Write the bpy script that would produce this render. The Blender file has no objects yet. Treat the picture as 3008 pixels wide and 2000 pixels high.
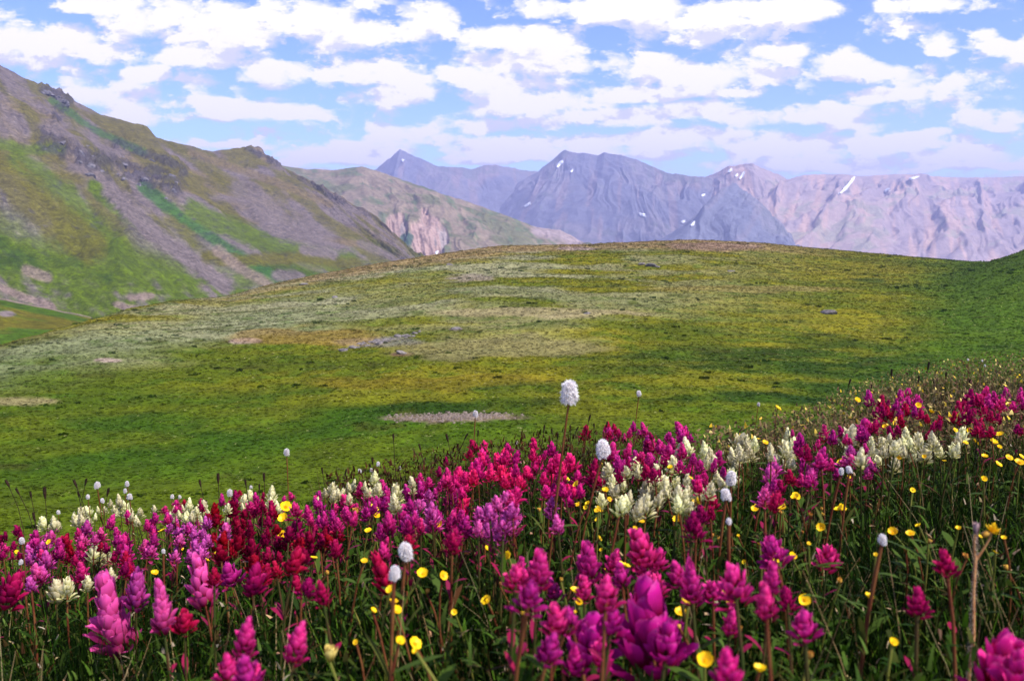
import bpy, math, random
import numpy as np
from mathutils import Vector, Matrix
from mathutils.bvhtree import BVHTree

R = random.Random(11)
NR = np.random.RandomState(5)
scene = bpy.context.scene
COL = scene.collection

# ------------------------------------------------------------------ camera
LENS, SENSOR, W, H = 20.1, 23.7, 1024, 680
F = LENS / SENSOR * W
PITCH = math.radians(6.9)
cp, sp = math.cos(PITCH), math.sin(PITCH)
cd = bpy.data.cameras.new('camera')
cam = bpy.data.objects.new('camera', cd)
COL.objects.link(cam)
cam.rotation_euler = (math.pi / 2 - PITCH, 0, 0)
cd.lens, cd.sensor_width = LENS, SENSOR
cd.clip_start, cd.clip_end = 0.02, 60000
cd.dof.use_dof = True
cd.dof.focus_distance = 2.3
cd.dof.aperture_fstop = 9.0
scene.camera = cam
DS = 1024 / 2358.0          # survey pixels (2358 wide) -> frame pixels
SS = 1024 / 3008.0          # photograph pixels -> frame pixels


def ray(u, v):
    a = (u - W / 2) / F
    b = (H / 2 - v) / F
    return Vector((a, cp + b * sp, -sp + b * cp))


def at(X, Y, D):
    """a survey pixel at depth D (metres along +Y)"""
    d = ray(X * DS, Y * DS)
    return d * (D / d.y)


def project(x, y, z):
    """world -> survey pixels, arrays"""
    dep = y * cp - z * sp
    up = y * sp + z * cp
    return (W / 2 + F * x / dep) / DS, (H / 2 - F * up / dep) / DS


# ------------------------------------------------------------------ noise
def _h(ix, iy, seed):
    n = (ix.astype(np.int64) * 374761393 + iy.astype(np.int64) * 668265263 + seed * 1442695041) & 0xFFFFFFFF
    n = ((n ^ (n >> 13)) * 1274126177) & 0xFFFFFFFF
    n = n ^ (n >> 16)
    return (n & 0xFFFFFF) / float(0xFFFFFF)


def vnoise(x, y, seed=0):
    x = np.asarray(x, float); y = np.asarray(y, float)
    ix, iy = np.floor(x), np.floor(y)
    fx, fy = x - ix, y - iy
    fx = fx * fx * fx * (fx * (fx * 6 - 15) + 10)
    fy = fy * fy * fy * (fy * (fy * 6 - 15) + 10)
    a = _h(ix, iy, seed); b = _h(ix + 1, iy, seed)
    c = _h(ix, iy + 1, seed); d = _h(ix + 1, iy + 1, seed)
    return (a * (1 - fx) + b * fx) * (1 - fy) + (c * (1 - fx) + d * fx) * fy


def fbm(x, y, octv=4, seed=0, gain=.5):
    s = 0.; amp = 1.; tot = 0.
    for k in range(octv):
        s = s + amp * vnoise(x * 2 ** k + 17.3 * k, y * 2 ** k - 9.1 * k, seed + k)
        tot += amp; amp *= gain
    return s / tot


def ridged(x, y, octv=4, seed=0, gain=.55):
    s = 0.; amp = 1.; tot = 0.
    for k in range(octv):
        s = s + amp * (1 - np.abs(2 * vnoise(x * 2 ** k + 7.7 * k, y * 2 ** k + 3.1 * k, seed + k) - 1))
        tot += amp; amp *= gain
    return s / tot


def sstep(a, b, x):
    t = np.clip((x - a) / (b - a), 0, 1)
    return t * t * (3 - 2 * t)


def mixc(c, col, m):
    return c * (1 - m[..., None]) + np.array(col)[None, :] * m[..., None]


# ------------------------------------------------------------------ objects
def tag(o, label=None, cat=None, group=None, kind=None):
    if label: o['label'] = label
    if cat: o['category'] = cat
    if group: o['group'] = group
    if kind: o['kind'] = kind
    return o


def link(name, data, parent=None, loc=None):
    o = bpy.data.objects.new(name, data)
    COL.objects.link(o)
    if parent is not None: o.parent = parent
    if loc is not None: o.location = loc
    return o


def empty(name, loc):
    o = link(name, None, None, loc)
    o.empty_display_size = .02
    return o


def mesh_np(name, verts, faces, mat=None, cols=None, smooth=True, tip=None):
    """verts (n,3), faces (m,4) or (m,3) arrays"""
    me = bpy.data.meshes.new(name)
    verts = np.asarray(verts, np.float32); faces = np.asarray(faces, np.int32)
    k = faces.shape[1]
    me.vertices.add(len(verts)); me.vertices.foreach_set('co', verts.ravel())
    me.loops.add(faces.size); me.loops.foreach_set('vertex_index', faces.ravel())
    me.polygons.add(len(faces))
    me.polygons.foreach_set('loop_start', np.arange(0, faces.size, k, dtype=np.int32))
    me.polygons.foreach_set('loop_total', np.full(len(faces), k, np.int32))
    me.polygons.foreach_set('use_smooth', np.full(len(faces), smooth, bool))
    if cols is not None:
        at_ = me.color_attributes.new('Col', 'FLOAT_COLOR', 'POINT')
        c4 = np.ones((len(verts), 4), np.float32); c4[:, :3] = cols
        at_.data.foreach_set('color', c4.ravel())
    if tip is not None:
        a2 = me.attributes.new('tip', 'FLOAT', 'POINT')
        a2.data.foreach_set('value', np.asarray(tip, np.float32))
    me.update(calc_edges=True); me.validate()
    if mat: me.materials.append(mat)
    return me


def gridfaces(nr, nc):
    i = np.arange(nr - 1)[:, None] * nc + np.arange(nc - 1)[None, :]
    i = i.ravel()
    return np.stack([i, i + 1, i + nc + 1, i + nc], 1)


# ------------------------------------------------------------------ materials
def new_mat(name):
    m = bpy.data.materials.new(name); m.use_nodes = True
    nt = m.node_tree; nt.nodes.clear()
    return m, nt, nt.nodes, nt.links


def N(nodes, typ, **kw):
    n = nodes.new(typ)
    for k, v in kw.items(): setattr(n, k, v)
    return n


def mat_terrain(name, scales, bump_d, rough=.95, contrast=.5, aniso=(1, 1, 1)):
    """vertex colour (the kind of ground) broken up by noise at several real scales"""
    m, nt, nd, lk = new_mat(name)
    out = N(nd, 'ShaderNodeOutputMaterial')
    bs = N(nd, 'ShaderNodeBsdfPrincipled'); bs.inputs['Roughness'].default_value = rough
    bs.inputs['Specular IOR Level'].default_value = .05
    geo = N(nd, 'ShaderNodeNewGeometry')
    mp = N(nd, 'ShaderNodeMapping'); mp.inputs['Scale'].default_value = aniso
    lk.new(geo.outputs['Position'], mp.inputs['Vector'])
    col = N(nd, 'ShaderNodeAttribute', attribute_name='Col').outputs['Color']
    h = None
    for s, amt in scales:
        nz = N(nd, 'ShaderNodeTexNoise'); nz.inputs['Scale'].default_value = s
        nz.inputs['Detail'].default_value = 4; nz.inputs['Roughness'].default_value = .65
        lk.new(mp.outputs['Vector'], nz.inputs['Vector'])
        mr = N(nd, 'ShaderNodeMapRange'); mr.inputs[1].default_value = .3; mr.inputs[2].default_value = .7
        mr.inputs[3].default_value = 1 - amt; mr.inputs[4].default_value = 1 + amt
        lk.new(nz.outputs['Fac'], mr.inputs[0])
        mx = N(nd, 'ShaderNodeVectorMath', operation='SCALE')
        lk.new(col, mx.inputs[0]); lk.new(mr.outputs[0], mx.inputs['Scale'])
        col = mx.outputs[0]; h = nz.outputs['Fac'] if h is None else h
    lk.new(col, bs.inputs['Base Color'])
    if bump_d:
        bp = N(nd, 'ShaderNodeBump'); bp.inputs['Strength'].default_value = .9
        bp.inputs['Distance'].default_value = bump_d
        lk.new(h, bp.inputs['Height']); lk.new(bp.outputs[0], bs.inputs['Normal'])
    lk.new(bs.outputs[0], out.inputs[0])
    return m


def mat_leafy(name, transl=.25, attr='Col'):
    m, nt, nd, lk = new_mat(name)
    out = N(nd, 'ShaderNodeOutputMaterial')
    a = N(nd, 'ShaderNodeAttribute', attribute_name=attr)
    b = N(nd, 'ShaderNodeBsdfPrincipled'); b.inputs['Roughness'].default_value = .55
    b.inputs['Specular IOR Level'].default_value = .04
    t = N(nd, 'ShaderNodeBsdfTranslucent')
    mx = N(nd, 'ShaderNodeMixShader'); mx.inputs[0].default_value = transl
    lk.new(a.outputs['Color'], b.inputs['Base Color']); lk.new(a.outputs['Color'], t.inputs['Color'])
    lk.new(b.outputs[0], mx.inputs[1]); lk.new(t.outputs[0], mx.inputs[2]); lk.new(mx.outputs[0], out.inputs[0])
    return m


def mat_petal(name, base, tip, transl=.3, rough=.55, vary=.14, spec=.05, rim=.0):
    """colour ramp from the base of a bract to its tip, uneven from plant to plant"""
    m, nt, nd, lk = new_mat(name)
    out = N(nd, 'ShaderNodeOutputMaterial')
    a = N(nd, 'ShaderNodeAttribute', attribute_name='tip')
    rp = N(nd, 'ShaderNodeValToRGB')
    rp.color_ramp.elements[0].position = .05; rp.color_ramp.elements[0].color = (*base, 1)
    rp.color_ramp.elements[1].position = .72; rp.color_ramp.elements[1].color = (*tip, 1)
    e3 = rp.color_ramp.elements.new(1.0); e3.color = tuple(min(.95, q * 1.12 + rim) for q in tip) + (1,)
    lk.new(a.outputs['Fac'], rp.inputs[0])
    oi = N(nd, 'ShaderNodeObjectInfo')
    geo = N(nd, 'ShaderNodeNewGeometry')
    nz = N(nd, 'ShaderNodeTexNoise'); nz.inputs['Scale'].default_value = 160; nz.inputs['Detail'].default_value = 3
    lk.new(geo.outputs['Position'], nz.inputs['Vector'])
    ad = N(nd, 'ShaderNodeMath', operation='ADD')
    lk.new(oi.outputs['Random'], ad.inputs[0]); lk.new(nz.outputs['Fac'], ad.inputs[1])
    mr = N(nd, 'ShaderNodeMapRange'); mr.inputs[1].default_value = .3; mr.inputs[2].default_value = 1.7
    mr.inputs[3].default_value = 1 - 2 * vary; mr.inputs[4].default_value = 1 + 2 * vary
    lk.new(ad.outputs[0], mr.inputs[0])
    hs = N(nd, 'ShaderNodeHueSaturation')
    mh = N(nd, 'ShaderNodeMapRange'); mh.inputs[3].default_value = .5 - vary * .12; mh.inputs[4].default_value = .5 + vary * .12
    lk.new(oi.outputs['Random'], mh.inputs[0]); lk.new(mh.outputs[0], hs.inputs['Hue'])
    lk.new(mr.outputs[0], hs.inputs['Value']); lk.new(rp.outputs[0], hs.inputs['Color'])
    b = N(nd, 'ShaderNodeBsdfPrincipled'); b.inputs['Roughness'].default_value = rough
    b.inputs['Specular IOR Level'].default_value = spec
    t = N(nd, 'ShaderNodeBsdfTranslucent')
    mx = N(nd, 'ShaderNodeMixShader'); mx.inputs[0].default_value = transl
    lk.new(hs.outputs[0], b.inputs['Base Color']); lk.new(hs.outputs[0], t.inputs['Color'])
    lk.new(b.outputs[0], mx.inputs[1]); lk.new(t.outputs[0], mx.inputs[2]); lk.new(mx.outputs[0], out.inputs[0])
    return m


def mat_plain(name, c1, c2, scale, rough=.8, bump=0.):
    m, nt, nd, lk = new_mat(name)
    out = N(nd, 'ShaderNodeOutputMaterial')
    b = N(nd, 'ShaderNodeBsdfPrincipled'); b.inputs['Roughness'].default_value = rough
    b.inputs['Specular IOR Level'].default_value = .12
    geo = N(nd, 'ShaderNodeNewGeometry')
    nz = N(nd, 'ShaderNodeTexNoise'); nz.inputs['Scale'].default_value = scale; nz.inputs['Detail'].default_value = 5
    lk.new(geo.outputs['Position'], nz.inputs['Vector'])
    rp = N(nd, 'ShaderNodeValToRGB')
    rp.color_ramp.elements[0].position = .35; rp.color_ramp.elements[0].color = (*c1, 1)
    rp.color_ramp.elements[1].position = .65; rp.color_ramp.elements[1].color = (*c2, 1)
    lk.new(nz.outputs['Fac'], rp.inputs[0]); lk.new(rp.outputs[0], b.inputs['Base Color'])
    if bump:
        bp = N(nd, 'ShaderNodeBump'); bp.inputs['Distance'].default_value = bump
        lk.new(nz.outputs['Fac'], bp.inputs['Height']); lk.new(bp.outputs[0], b.inputs['Normal'])
    lk.new(b.outputs[0], out.inputs[0])
    return m
HAZE = 1.4e-4
# ------------------------------------------------------------------ ground: flower bank, valley, meadow hill
SKY_M = [(-900, 830, 90), (-400, 812, 95), (0, 795, 105), (100, 770, 115), (240, 730, 130), (400, 692, 160),
         (520, 684, 175), (640, 650, 195), (800, 620, 225), (950, 595, 245), (1150, 567, 270), (1350, 562, 285), (1500, 555, 300),
         (1600, 553, 300), (1760, 560, 300), (1900, 573, 300), (2100, 590, 290), (2230, 601, 280), (2500, 622, 270),
         (3400, 640, 270)]
_sx = []; _sd = []; _sz = []
for X, Y, D in SKY_M:
    p = at(X, Y, D); _sx.append(p.x / p.y); _sd.append(D); _sz.append(p.z)


BUMP = .47


def smax(a, b, k):
    h = np.clip(.5 + .5 * (a - b) / k, 0, 1)
    return b * (1 - h) + a * h + k * h * (1 - h)


def bank(x, y):
    sxp = np.where(x > 0, .055 * x, .19 * x)
    return -.385 - .172 * y + sxp + .02 * (fbm(x * 1.7, y * 1.7, 3, 3) - .5)


def crest_y(a):
    return 2.25 + 2.0 * sstep(.15, .5, a) + 1.6 * sstep(.33, .56, a)


def ground(x, y, detail=True):
    x = np.asarray(x, float); y = np.asarray(y, float)
    a = np.clip(x / np.maximum(y, .05), -1.6, 1.6)
    yc = crest_y(a)
    near = bank(x, np.minimum(y, yc)) + .062 * np.maximum(np.minimum(y, yc) - 2.7, 0) * sstep(.2, .5, a) - np.maximum(y - yc, 0) * .40
    near = np.where(y > yc, np.maximum(near, -400), near)
    Ds = np.interp(a, _sx, _sd); zs = np.interp(a, _sx, _sz)
    y0, z0 = 52., -12.4 - .6 * sstep(.2, -.6, a)
    t = np.clip((y - y0) / (Ds - y0), 0, 1)
    L = Ds - y0
    ss = zs / Ds
    h00 = 2 * t**3 - 3 * t**2 + 1; h10 = t**3 - 2 * t**2 + t; h01 = -2 * t**3 + 3 * t**2; h11 = t**3 - t**2
    m = h00 * z0 + h10 * L * .01 + h01 * zs + h11 * L * ss
    over = np.maximum(y - Ds, 0)
    m = np.where(y > Ds, zs + ss * over - .0016 * over**2, m)
    m = np.maximum(m, -140)
    # the nearer shoulder on the right
    m = m + BUMP * np.minimum(2.5 * np.log1p(np.exp(np.clip((x -   .512 * y) / 2.5, -30, 30))), 40) * np.exp(-((y - 170) / 50.)**2)
    m = m + .9 * np.exp(-((x - 20) / 30.)**2 - ((y - 120) / 22.)**2)
    if detail:
        far = sstep(20, 60, y)
        m = m + far * (1.9 * (fbm(x / 34., y / 34., 4, 21) - .5) * sstep(1.15, .7, y / Ds) +   .5 * (fbm(x / 3.2, y / 3.2, 3, 8) - .5))
    z = smax(near, m, 1.2)
    return np.where(y < 7, near, z)


def g1(x, y):
    return float(ground(np.array([x]), np.array([y]))[0])


def meadow_col(x, y, z):
    """what grows where: olive turf, pale sage, dark lush strips, dry and bare spots"""
    X, Y = project(x, y, z)
    n1 = fbm(x / 22., y / 22., 5, 31); n2 = fbm(x / 6., y / 6., 4, 44); n3 = fbm(x / 60., y / 60., 3, 52)
    n4 = fbm(x / 9., y / 4., 4, 61); n5 = fbm(x / 2.4, y / 1.6, 3, 67)
    c = np.zeros(x.shape + (3,)) + np.array((.142, .128, .005))
    c = mixc(c, (.080, .094, .003), sstep(.36, .66, n1 * .5 + n4 * .5))
    c = mixc(c, (.165, .140, .012), sstep(.42, .72, n3) * .35)
    wob = (n1 - .5) * 130 + (n2 - .5) * 60 + (n4 - .5) * 50
    sage = sstep(0, 1, 1 - np.abs((Y + wob * .7) - (850 - .19 * X)) / 95.) * sstep(1250, 600, X)
    c = mixc(c, (.18, .19, .10), np.clip(sage * 1.1, 0, 1) * .8)
    c = mixc(c, (.22, .21, .115), sstep(.40, .62, fbm(x / 16, y / 9, 4, 71)) * sstep(830, 640, Y + wob) * sstep(2000, 1100, X) * .85)
    c = mixc(c, (.27, .18, .08), sstep(26, 8, Y + wob * .18 - np.interp(X, [s[0] for s in SKY_M], [s[1] for s in SKY_M])) * sstep(300, 900, X) * sstep(2000, 1700, X) * .8)
    lush = sstep(0, 1, 1.15 - np.abs((Y + wob * .6) - (1050 - .09 * X)) / 85.) * sstep(1500, 900, X)
    c = mixc(c, (.010, .044, .0015), np.clip(lush, 0, 1) * sstep(.36, .60, n2 * .4 + n4 * .6) * .95)
    c = mixc(c, (.036, .076, .002), sstep(780, 1000, Y + wob) * .75)
    c = mixc(c, (.027, .060, .002), sstep(1300, 1900, X + wob) * sstep(680, 830, Y + wob * .6 - .03 * X) * sstep(.28, .60, n4 * .6 + n1 * .4) * .9)
    c = mixc(c, (.040, .082, .002), sstep(2020, 2260, X + wob * .5 + (Y - 600) * .3) * .9)
    c = mixc(c, (.016, .036, .0015), sstep(1150, 1650, X + wob) * sstep(760, 850, Y + wob * .5) * sstep(.46, .62, n4 * .7 + n5 * .3) * .75)
    c = mixc(c, (.012, .034, .0015), sstep(0, 1, 1.1 - np.abs(Y + wob * .3 - 930) / 32.) * sstep(700, 1000, X) * sstep(.35, .6, n4) * .8)
    c = mixc(c, (.04, .085, .003), sstep(.58, .74, n5) * .5)
    c = mixc(c, (.05, .045, .006), sstep(.64, .76, n5 * .5 + n4 * .5) * .6)
    # named dry spots
    for (px, py, rx, ry, cc, s) in [(875, 785, 105, 11, (.16, .14, .125), .6), (1040, 961, 165, 10, (.175, .125, .085), .9), (925, 812, 28, 6, (.10, .04, .03), .9),
                                    (570, 785, 40, 8, (.33, .25, .22), .9), (250, 828, 32, 5, (.30, .22, .18), .8), (1050, 757, 16, 4, (.2, .15, .14), .8),
                                    (700, 775, 190, 22, (.22, .13, .03), .55), (1250, 720, 260, 10, (.25, .20, .10), .7), (1080, 640, 60, 10, (.24, .19, .15), .7),
                                    (1330, 572, 50, 5, (.30, .22, .20), .7), (1650, 566, 120, 9, (.24, .15, .12), .6), (1720, 665, 260, 7, (.22, .17, .05), .6),
                                    (1150, 800, 260, 24, (.17, .145, .06), .7), (2000, 645, 40, 6, (.03, .05, .003), .8), (1000, 880, 300, 22, (.16, .11, .008), .5), (60, 925, 90, 10, (.26, .2, .1), .6)]:
        d = ((X - px + wob * .5 * (rx / 160.)) / rx)**2 + ((Y - py + (n2 - .5) * ry * 1.6) / ry)**2
        c = mixc(c, cc, sstep(1.25, .6, d) * s)
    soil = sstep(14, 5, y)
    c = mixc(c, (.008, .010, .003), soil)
    return c * (.8 + .4 * fbm(x / 1.3, y / 1.3, 2, 90))[..., None]


def build_ground():
    av = np.concatenate([np.linspace(-1.5, -.66, 60, endpoint=False), np.linspace(-.66, .66, 620), np.linspace(.66, 1.5, 60)[1:]])
    yv = np.concatenate([np.geomspace(.08, 6, 110, endpoint=False), np.geomspace(6, 45, 60, endpoint=False), np.linspace(45, 330, 430, endpoint=False), np.linspace(330, 640, 30)])
    A, Y = np.meshgrid(av, yv)
    wide = 1 + .0 * Y
    Xw = A * (Y + .12) * wide
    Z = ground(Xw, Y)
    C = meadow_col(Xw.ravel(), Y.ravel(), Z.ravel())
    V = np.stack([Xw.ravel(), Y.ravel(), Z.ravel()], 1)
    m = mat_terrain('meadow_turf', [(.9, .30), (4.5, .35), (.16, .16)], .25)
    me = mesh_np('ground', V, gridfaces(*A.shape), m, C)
    tag(link('ground', me), kind='structure')


build_ground()

# ------------------------------------------------------------------ mountains
SURF = []


def resamp(poly, n, key=None):
    """poly: list of (X, Y, D) ridge points -> n points spaced along the ridge, in metres"""
    P = np.array([at(*p) for p in poly])
    d = np.concatenate([[0], np.cumsum(np.linalg.norm(np.diff(P, axis=0), axis=1))])
    return P, d


def ruled(name, ridge, base, ns, nt, amp, lam, prof=1.25, colf=None, mat=None, jag=3., fine=(0, 1), seed=0, back=.55, crag=None, warp=.5, skew=0.):
    """a mountain flank: ridge line and foot line joined along the fall line, cut by gullies, with a far side"""
    P, d = resamp(ridge, ns); B, _ = resamp(base, ns)
    assert len(P) == len(B)
    s = np.linspace(0, 1, ns); key = d / d[-1]
    Rg = np.stack([np.interp(s, key, P[:, k]) for k in range(3)], 1)
    Bs = np.stack([np.interp(s, key, B[:, k]) for k in range(3)], 1)
    S = s * d[-1]
    t = np.linspace(0, 1, nt)
    T = t[:, None] * np.ones(ns)[None, :]
    hor = Rg[None, :, :2] * (1 - T[..., None]) + Bs[None, :, :2] * T[..., None]
    zr, zb = Rg[None, :, 2], Bs[None, :, 2]
    z = zb + (zr - zb) * (1 - T)**prof
    fall = np.linalg.norm(Bs - Rg, axis=1)[None, :] * T
    Sg = S[None, :] + 0 * T + skew * fall
    wS = Sg + lam * warp * (fbm(Sg / lam * 1.3, fall / lam * .9, 3, seed + 5) - .5) * 2
    env = sstep(0, .16, T) * (1 - .55 * T)
    gul = (ridged(wS / lam, fall / (lam * 3.5), 5, seed) - .55)
    z = z + amp * env * gul * 2
    z = z + jag * (fbm(S / (lam * .12), 0 * S, 4, seed + 9) - .5)[None, :] * 2 * sstep(.2, 0, T)
    z = z + fine[0] * (fbm(Sg / fine[1], fall / fine[1], 4, seed + 3) - .5) * sstep(0, .05, T)
    x, y = hor[..., 0], hor[..., 1]
    if crag is not None:
        X, Y = project(x, y, z)
        z = z + crag(X, Y, Sg, fall)
    # far side
    nb = 24
    kb = (np.linspace(0, 1, nb)[1:]**1.3)[::-1][:, None] * (np.maximum(zr - zb, 20) / back * .9)
    u2 = Rg[:, :2] / np.linalg.norm(Rg[:, :2], axis=1)[:, None]
    xb = Rg[None, :, 0] + u2[None, :, 0] * kb; yb = Rg[None, :, 1] + u2[None, :, 1] * kb
    zbk = z[0][None, :] - kb * back - amp * .3 * fbm(S[None, :] / lam + 0 * kb, kb / lam, 3, seed + 2) * sstep(0, .3, kb / kb.max())
    x = np.concatenate([xb, x]); y = np.concatenate([yb, y]); zz = np.concatenate([zbk, z])
    Sx = np.concatenate([S[None, :] + 0 * kb, Sg]); Fx = np.concatenate([-kb, fall]); Tx = np.concatenate([0 * kb, T])
    V = np.stack([x, y, zz], -1)
    # normals for slope dependent ground cover
    gx = np.gradient(V, axis=1); gy = np.gradient(V, axis=0)
    nrm = np.cross(gx, gy); nrm /= np.linalg.norm(nrm, axis=-1)[..., None] + 1e-9
    nrm *= np.sign(nrm[..., 2:3] + 1e-9)
    X, Y = project(x, y, zz)
    C = colf(X, Y, Sx, Fx, Tx, nrm, V)
    F4 = gridfaces(nb - 1 + nt, ns)
    me = mesh_np(name, V.reshape(-1, 3), F4, mat, C.reshape(-1, 3))
    o = tag(link(name, me), kind='structure')
    SURF.append((o, BVHTree.FromPolygons([tuple(v) for v in V[nb - 1:].reshape(-1, 3)], [tuple(int(q) for q in f) for f in gridfaces(nt, ns)])))
    return o


def seg_mask(X, Y, pts, wd, n):
    """distance mask around a polyline in survey pixels"""
    best = np.full(X.shape, 1e9)
    for i, ((x0, y0), (x1, y1)) in enumerate(zip(pts[:-1], pts[1:])):
        dx, dy = x1 - x0, y1 - y0
        t = np.clip(((X - x0) * dx + (Y - y0) * dy) / (dx * dx + dy * dy), 0, 1)
        d = np.hypot(X - x0 - t * dx, Y - y0 - t * dy)
        best = np.minimum(best, d)
    return sstep(1.3, .55, best / wd + (n - .5) * 1.3)


GREEN, DKGREEN, OLIVE, TAN, SCREE, PALE, DARK = (.066, .098, .001), (.024, .052, .001), (.088, .078, .006), (.130, .096, .046), (.128, .102, .096), (.19, .14, .115), (.036, .034, .045)


def left_cols(X, Y, S, Fd, T, nrm, V):
    st = fbm(S / 30., Fd / 260., 4, 101); st2 = fbm(S / 9., Fd / 120., 4, 111); bl = fbm(S / 70., Fd / 70., 5, 121)
    sm = fbm(S / 8., Fd / 8., 4, 131)
    c = np.zeros(X.shape + (3,)) + np.array(SCREE)
    c = mixc(c, TAN, sstep(.42, .62, bl) * .75)
    c = mixc(c, OLIVE, sstep(.46, .60, st * .6 + bl * .4) * .8)
    low = sstep(380, 620, Y + (bl - .5) * 160 - X * .18)
    c = mixc(c, GREEN, np.clip(low * 1.15, 0, 1) * sstep(.30, .46, st * .5 + bl * .3 + sm * .2))
    c = mixc(c, DKGREEN, np.clip(low, 0, 1) * sstep(.5, .66, bl) * .8)
    n = st2 * .5 + sm * .5
    for pts, wd, cc, k in [([(0, 330), (60, 345), (140, 340)], 14, GREEN, .8), ([(40, 370), (150, 450), (210, 520), (330, 640)], 30, GREEN, .85), ([(0, 400), (90, 470), (200, 560)], 45, OLIVE, .8),
                           ([(215, 430), (300, 500), (400, 570), (520, 650)], 17, GREEN, 1.), ([(255, 440), (330, 520), (430, 590), (520, 655)], 22, SCREE, 1.),
                           ([(330, 430), (420, 500), (520, 570), (640, 640)], 15, (.03, .09, .012), .85), ([(440, 480), (520, 520), (640, 570), (800, 600)], 24, GREEN, .9),
                           ([(480, 590), (560, 600), (700, 590), (820, 610)], 16, OLIVE, .9), ([(500, 575), (560, 620), (620, 655)], 13, PALE, .75), ([(120, 230), (220, 300), (330, 350)], 9, (.04, .09, .02), .8),
                           ([(400, 330), (470, 380), (560, 440)], 14, OLIVE, .7), ([(440, 350), (520, 380), (640, 420), (760, 470)], 9, TAN, .8),
                           ([(60, 620), (110, 640)], 12, PALE, .8), ([(0, 660), (50, 680), (120, 705)], 9, PALE, .9), ([(300, 685), (350, 680)], 9, PALE, .9), ([(270, 700), (330, 715)], 9, PALE, .9),
                           ([(640, 632), (690, 640)], 16, SCREE, .9), ([(700, 575), (770, 585)], 12, SCREE, .9), ([(750, 548), (820, 560)], 7, TAN, .9), ([(830, 560), (900, 590)], 10, SCREE, .7), ([(560, 440), (640, 500), (740, 550)], 34, SCREE, .75)]:
        c = mixc(c, cc, seg_mask(X, Y, pts, wd, n) * k)
    cr = crag_mask(X, Y, S, Fd)
    c = mixc(c, DARK, np.clip(cr * 1.15, 0, 1) * .65)
    c = mixc(c, DARK, sstep(.68, .74, sm) * sstep(680, 500, Y) * .45)
    return c * (.60 + .56 * fbm(S / 2.2, Fd / 2.2, 2, 140))[..., None]


def crag_mask(X, Y, S, Fd):
    m = np.maximum(seg_mask(X, Y, [(105, 320), (190, 365), (270, 385), (345, 405), (395, 430)], 25, fbm(S / 26, Fd / 26, 4, 150)),
                   seg_mask(X, Y, [(100, 205), (155, 230), (130, 265)], 13, fbm(S / 14, Fd / 14, 3, 160)))
    m = np.maximum(m, seg_mask(X, Y, [(270, 330), (400, 375), (420, 395)], 12, fbm(S / 14, Fd / 14, 3, 166)))
    m = np.maximum(m, seg_mask(X, Y, [(575, 342), (640, 378)], 9, fbm(S / 14, Fd / 14, 3, 170)))
    m = np.maximum(m, seg_mask(X, Y, [(720, 425), (790, 465)], 7, fbm(S / 14, Fd / 14, 3, 172)) * .7)
    return m * sstep(.44, .60, ridged(S / 16. + Fd / 40., Fd / 34., 4, 180))


def left_crag(X, Y, S, Fd):
    m = crag_mask(X, Y, S, Fd)
    return m * 9. * (ridged(S / 7., Fd / 14., 3, 190) - .2) + .9 * (fbm(S / 5., Fd / 9., 3, 191) - .5)


MT = mat_terrain('mountain_ground', [(.16, .34), (.55, .42), (1.6, .3), (.03, .15)], 1.6)
ruled('mountain',
      [(-1500, -420, 900), (-900, -250, 900), (-500, -70, 920), (-250, 45, 950), (0, 150, 1000), (100, 200, 1040), (130, 206, 1055), (170, 232, 1075), (230, 262, 1105), (340, 292, 1160), (360, 316, 1170),
       (430, 334, 1210), (480, 348, 1250), (560, 338, 1320), (600, 345, 1330), (640, 378, 1330), (700, 408, 1300), (800, 462, 1240), (880, 518, 1190), (985, 606, 1120)],
      [(-900, 980, 330), (-500, 920, 340), (-60, 880, 350), (130, 850, 370), (330, 770, 400), (420, 745, 430), (450, 740, 440), (490, 730, 460), (560, 715, 500), (690, 690, 580), (710, 685, 600),
       (780, 665, 660), (830, 655, 720), (900, 640, 800), (930, 635, 830), (955, 630, 850), (975, 630, 880), (990, 635, 930), (1005, 640, 980), (1040, 640, 1050)],
      640, 420, 14, 120, prof=1.12, colf=left_cols, mat=MT, jag=1.5, fine=(3.5, 16), seed=200, crag=left_crag)


def low_cols(X, Y, S, Fd, T, nrm, V):
    bl = fbm(S / 20., Fd / 20., 5, 300)
    c = np.zeros(X.shape + (3,)) + np.array((.042, .08, .003))
    c = mixc(c, OLIVE, sstep(.45, .65, bl))
    c = mixc(c, PALE, sstep(6.5, 2, Fd + (bl - .5) * 14) * .9)
    c = mixc(c, SCREE, sstep(1.2, .6, ((X - 15) / 22.)**2 + ((Y - 722) / 8.)**2 + bl - .5))
    return c * (.8 + .4 * fbm(S / 1.5, Fd / 1.5, 2, 140))[..., None]


ruled('hill', [(-700, 560, 260), (-300, 625, 262), (0, 684, 265), (60, 697, 268), (130, 712, 272), (230, 733, 280), (330, 770, 290)],
      [(-700, 900, 150), (-300, 880, 150), (0, 850, 150), (60, 840, 152), (150, 830, 155), (260, 815, 160), (400, 830, 170)], 200, 80, .8, 40, prof=1.0, colf=low_cols, mat=MT, jag=.3, fine=(.6, 6), seed=310)


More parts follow.
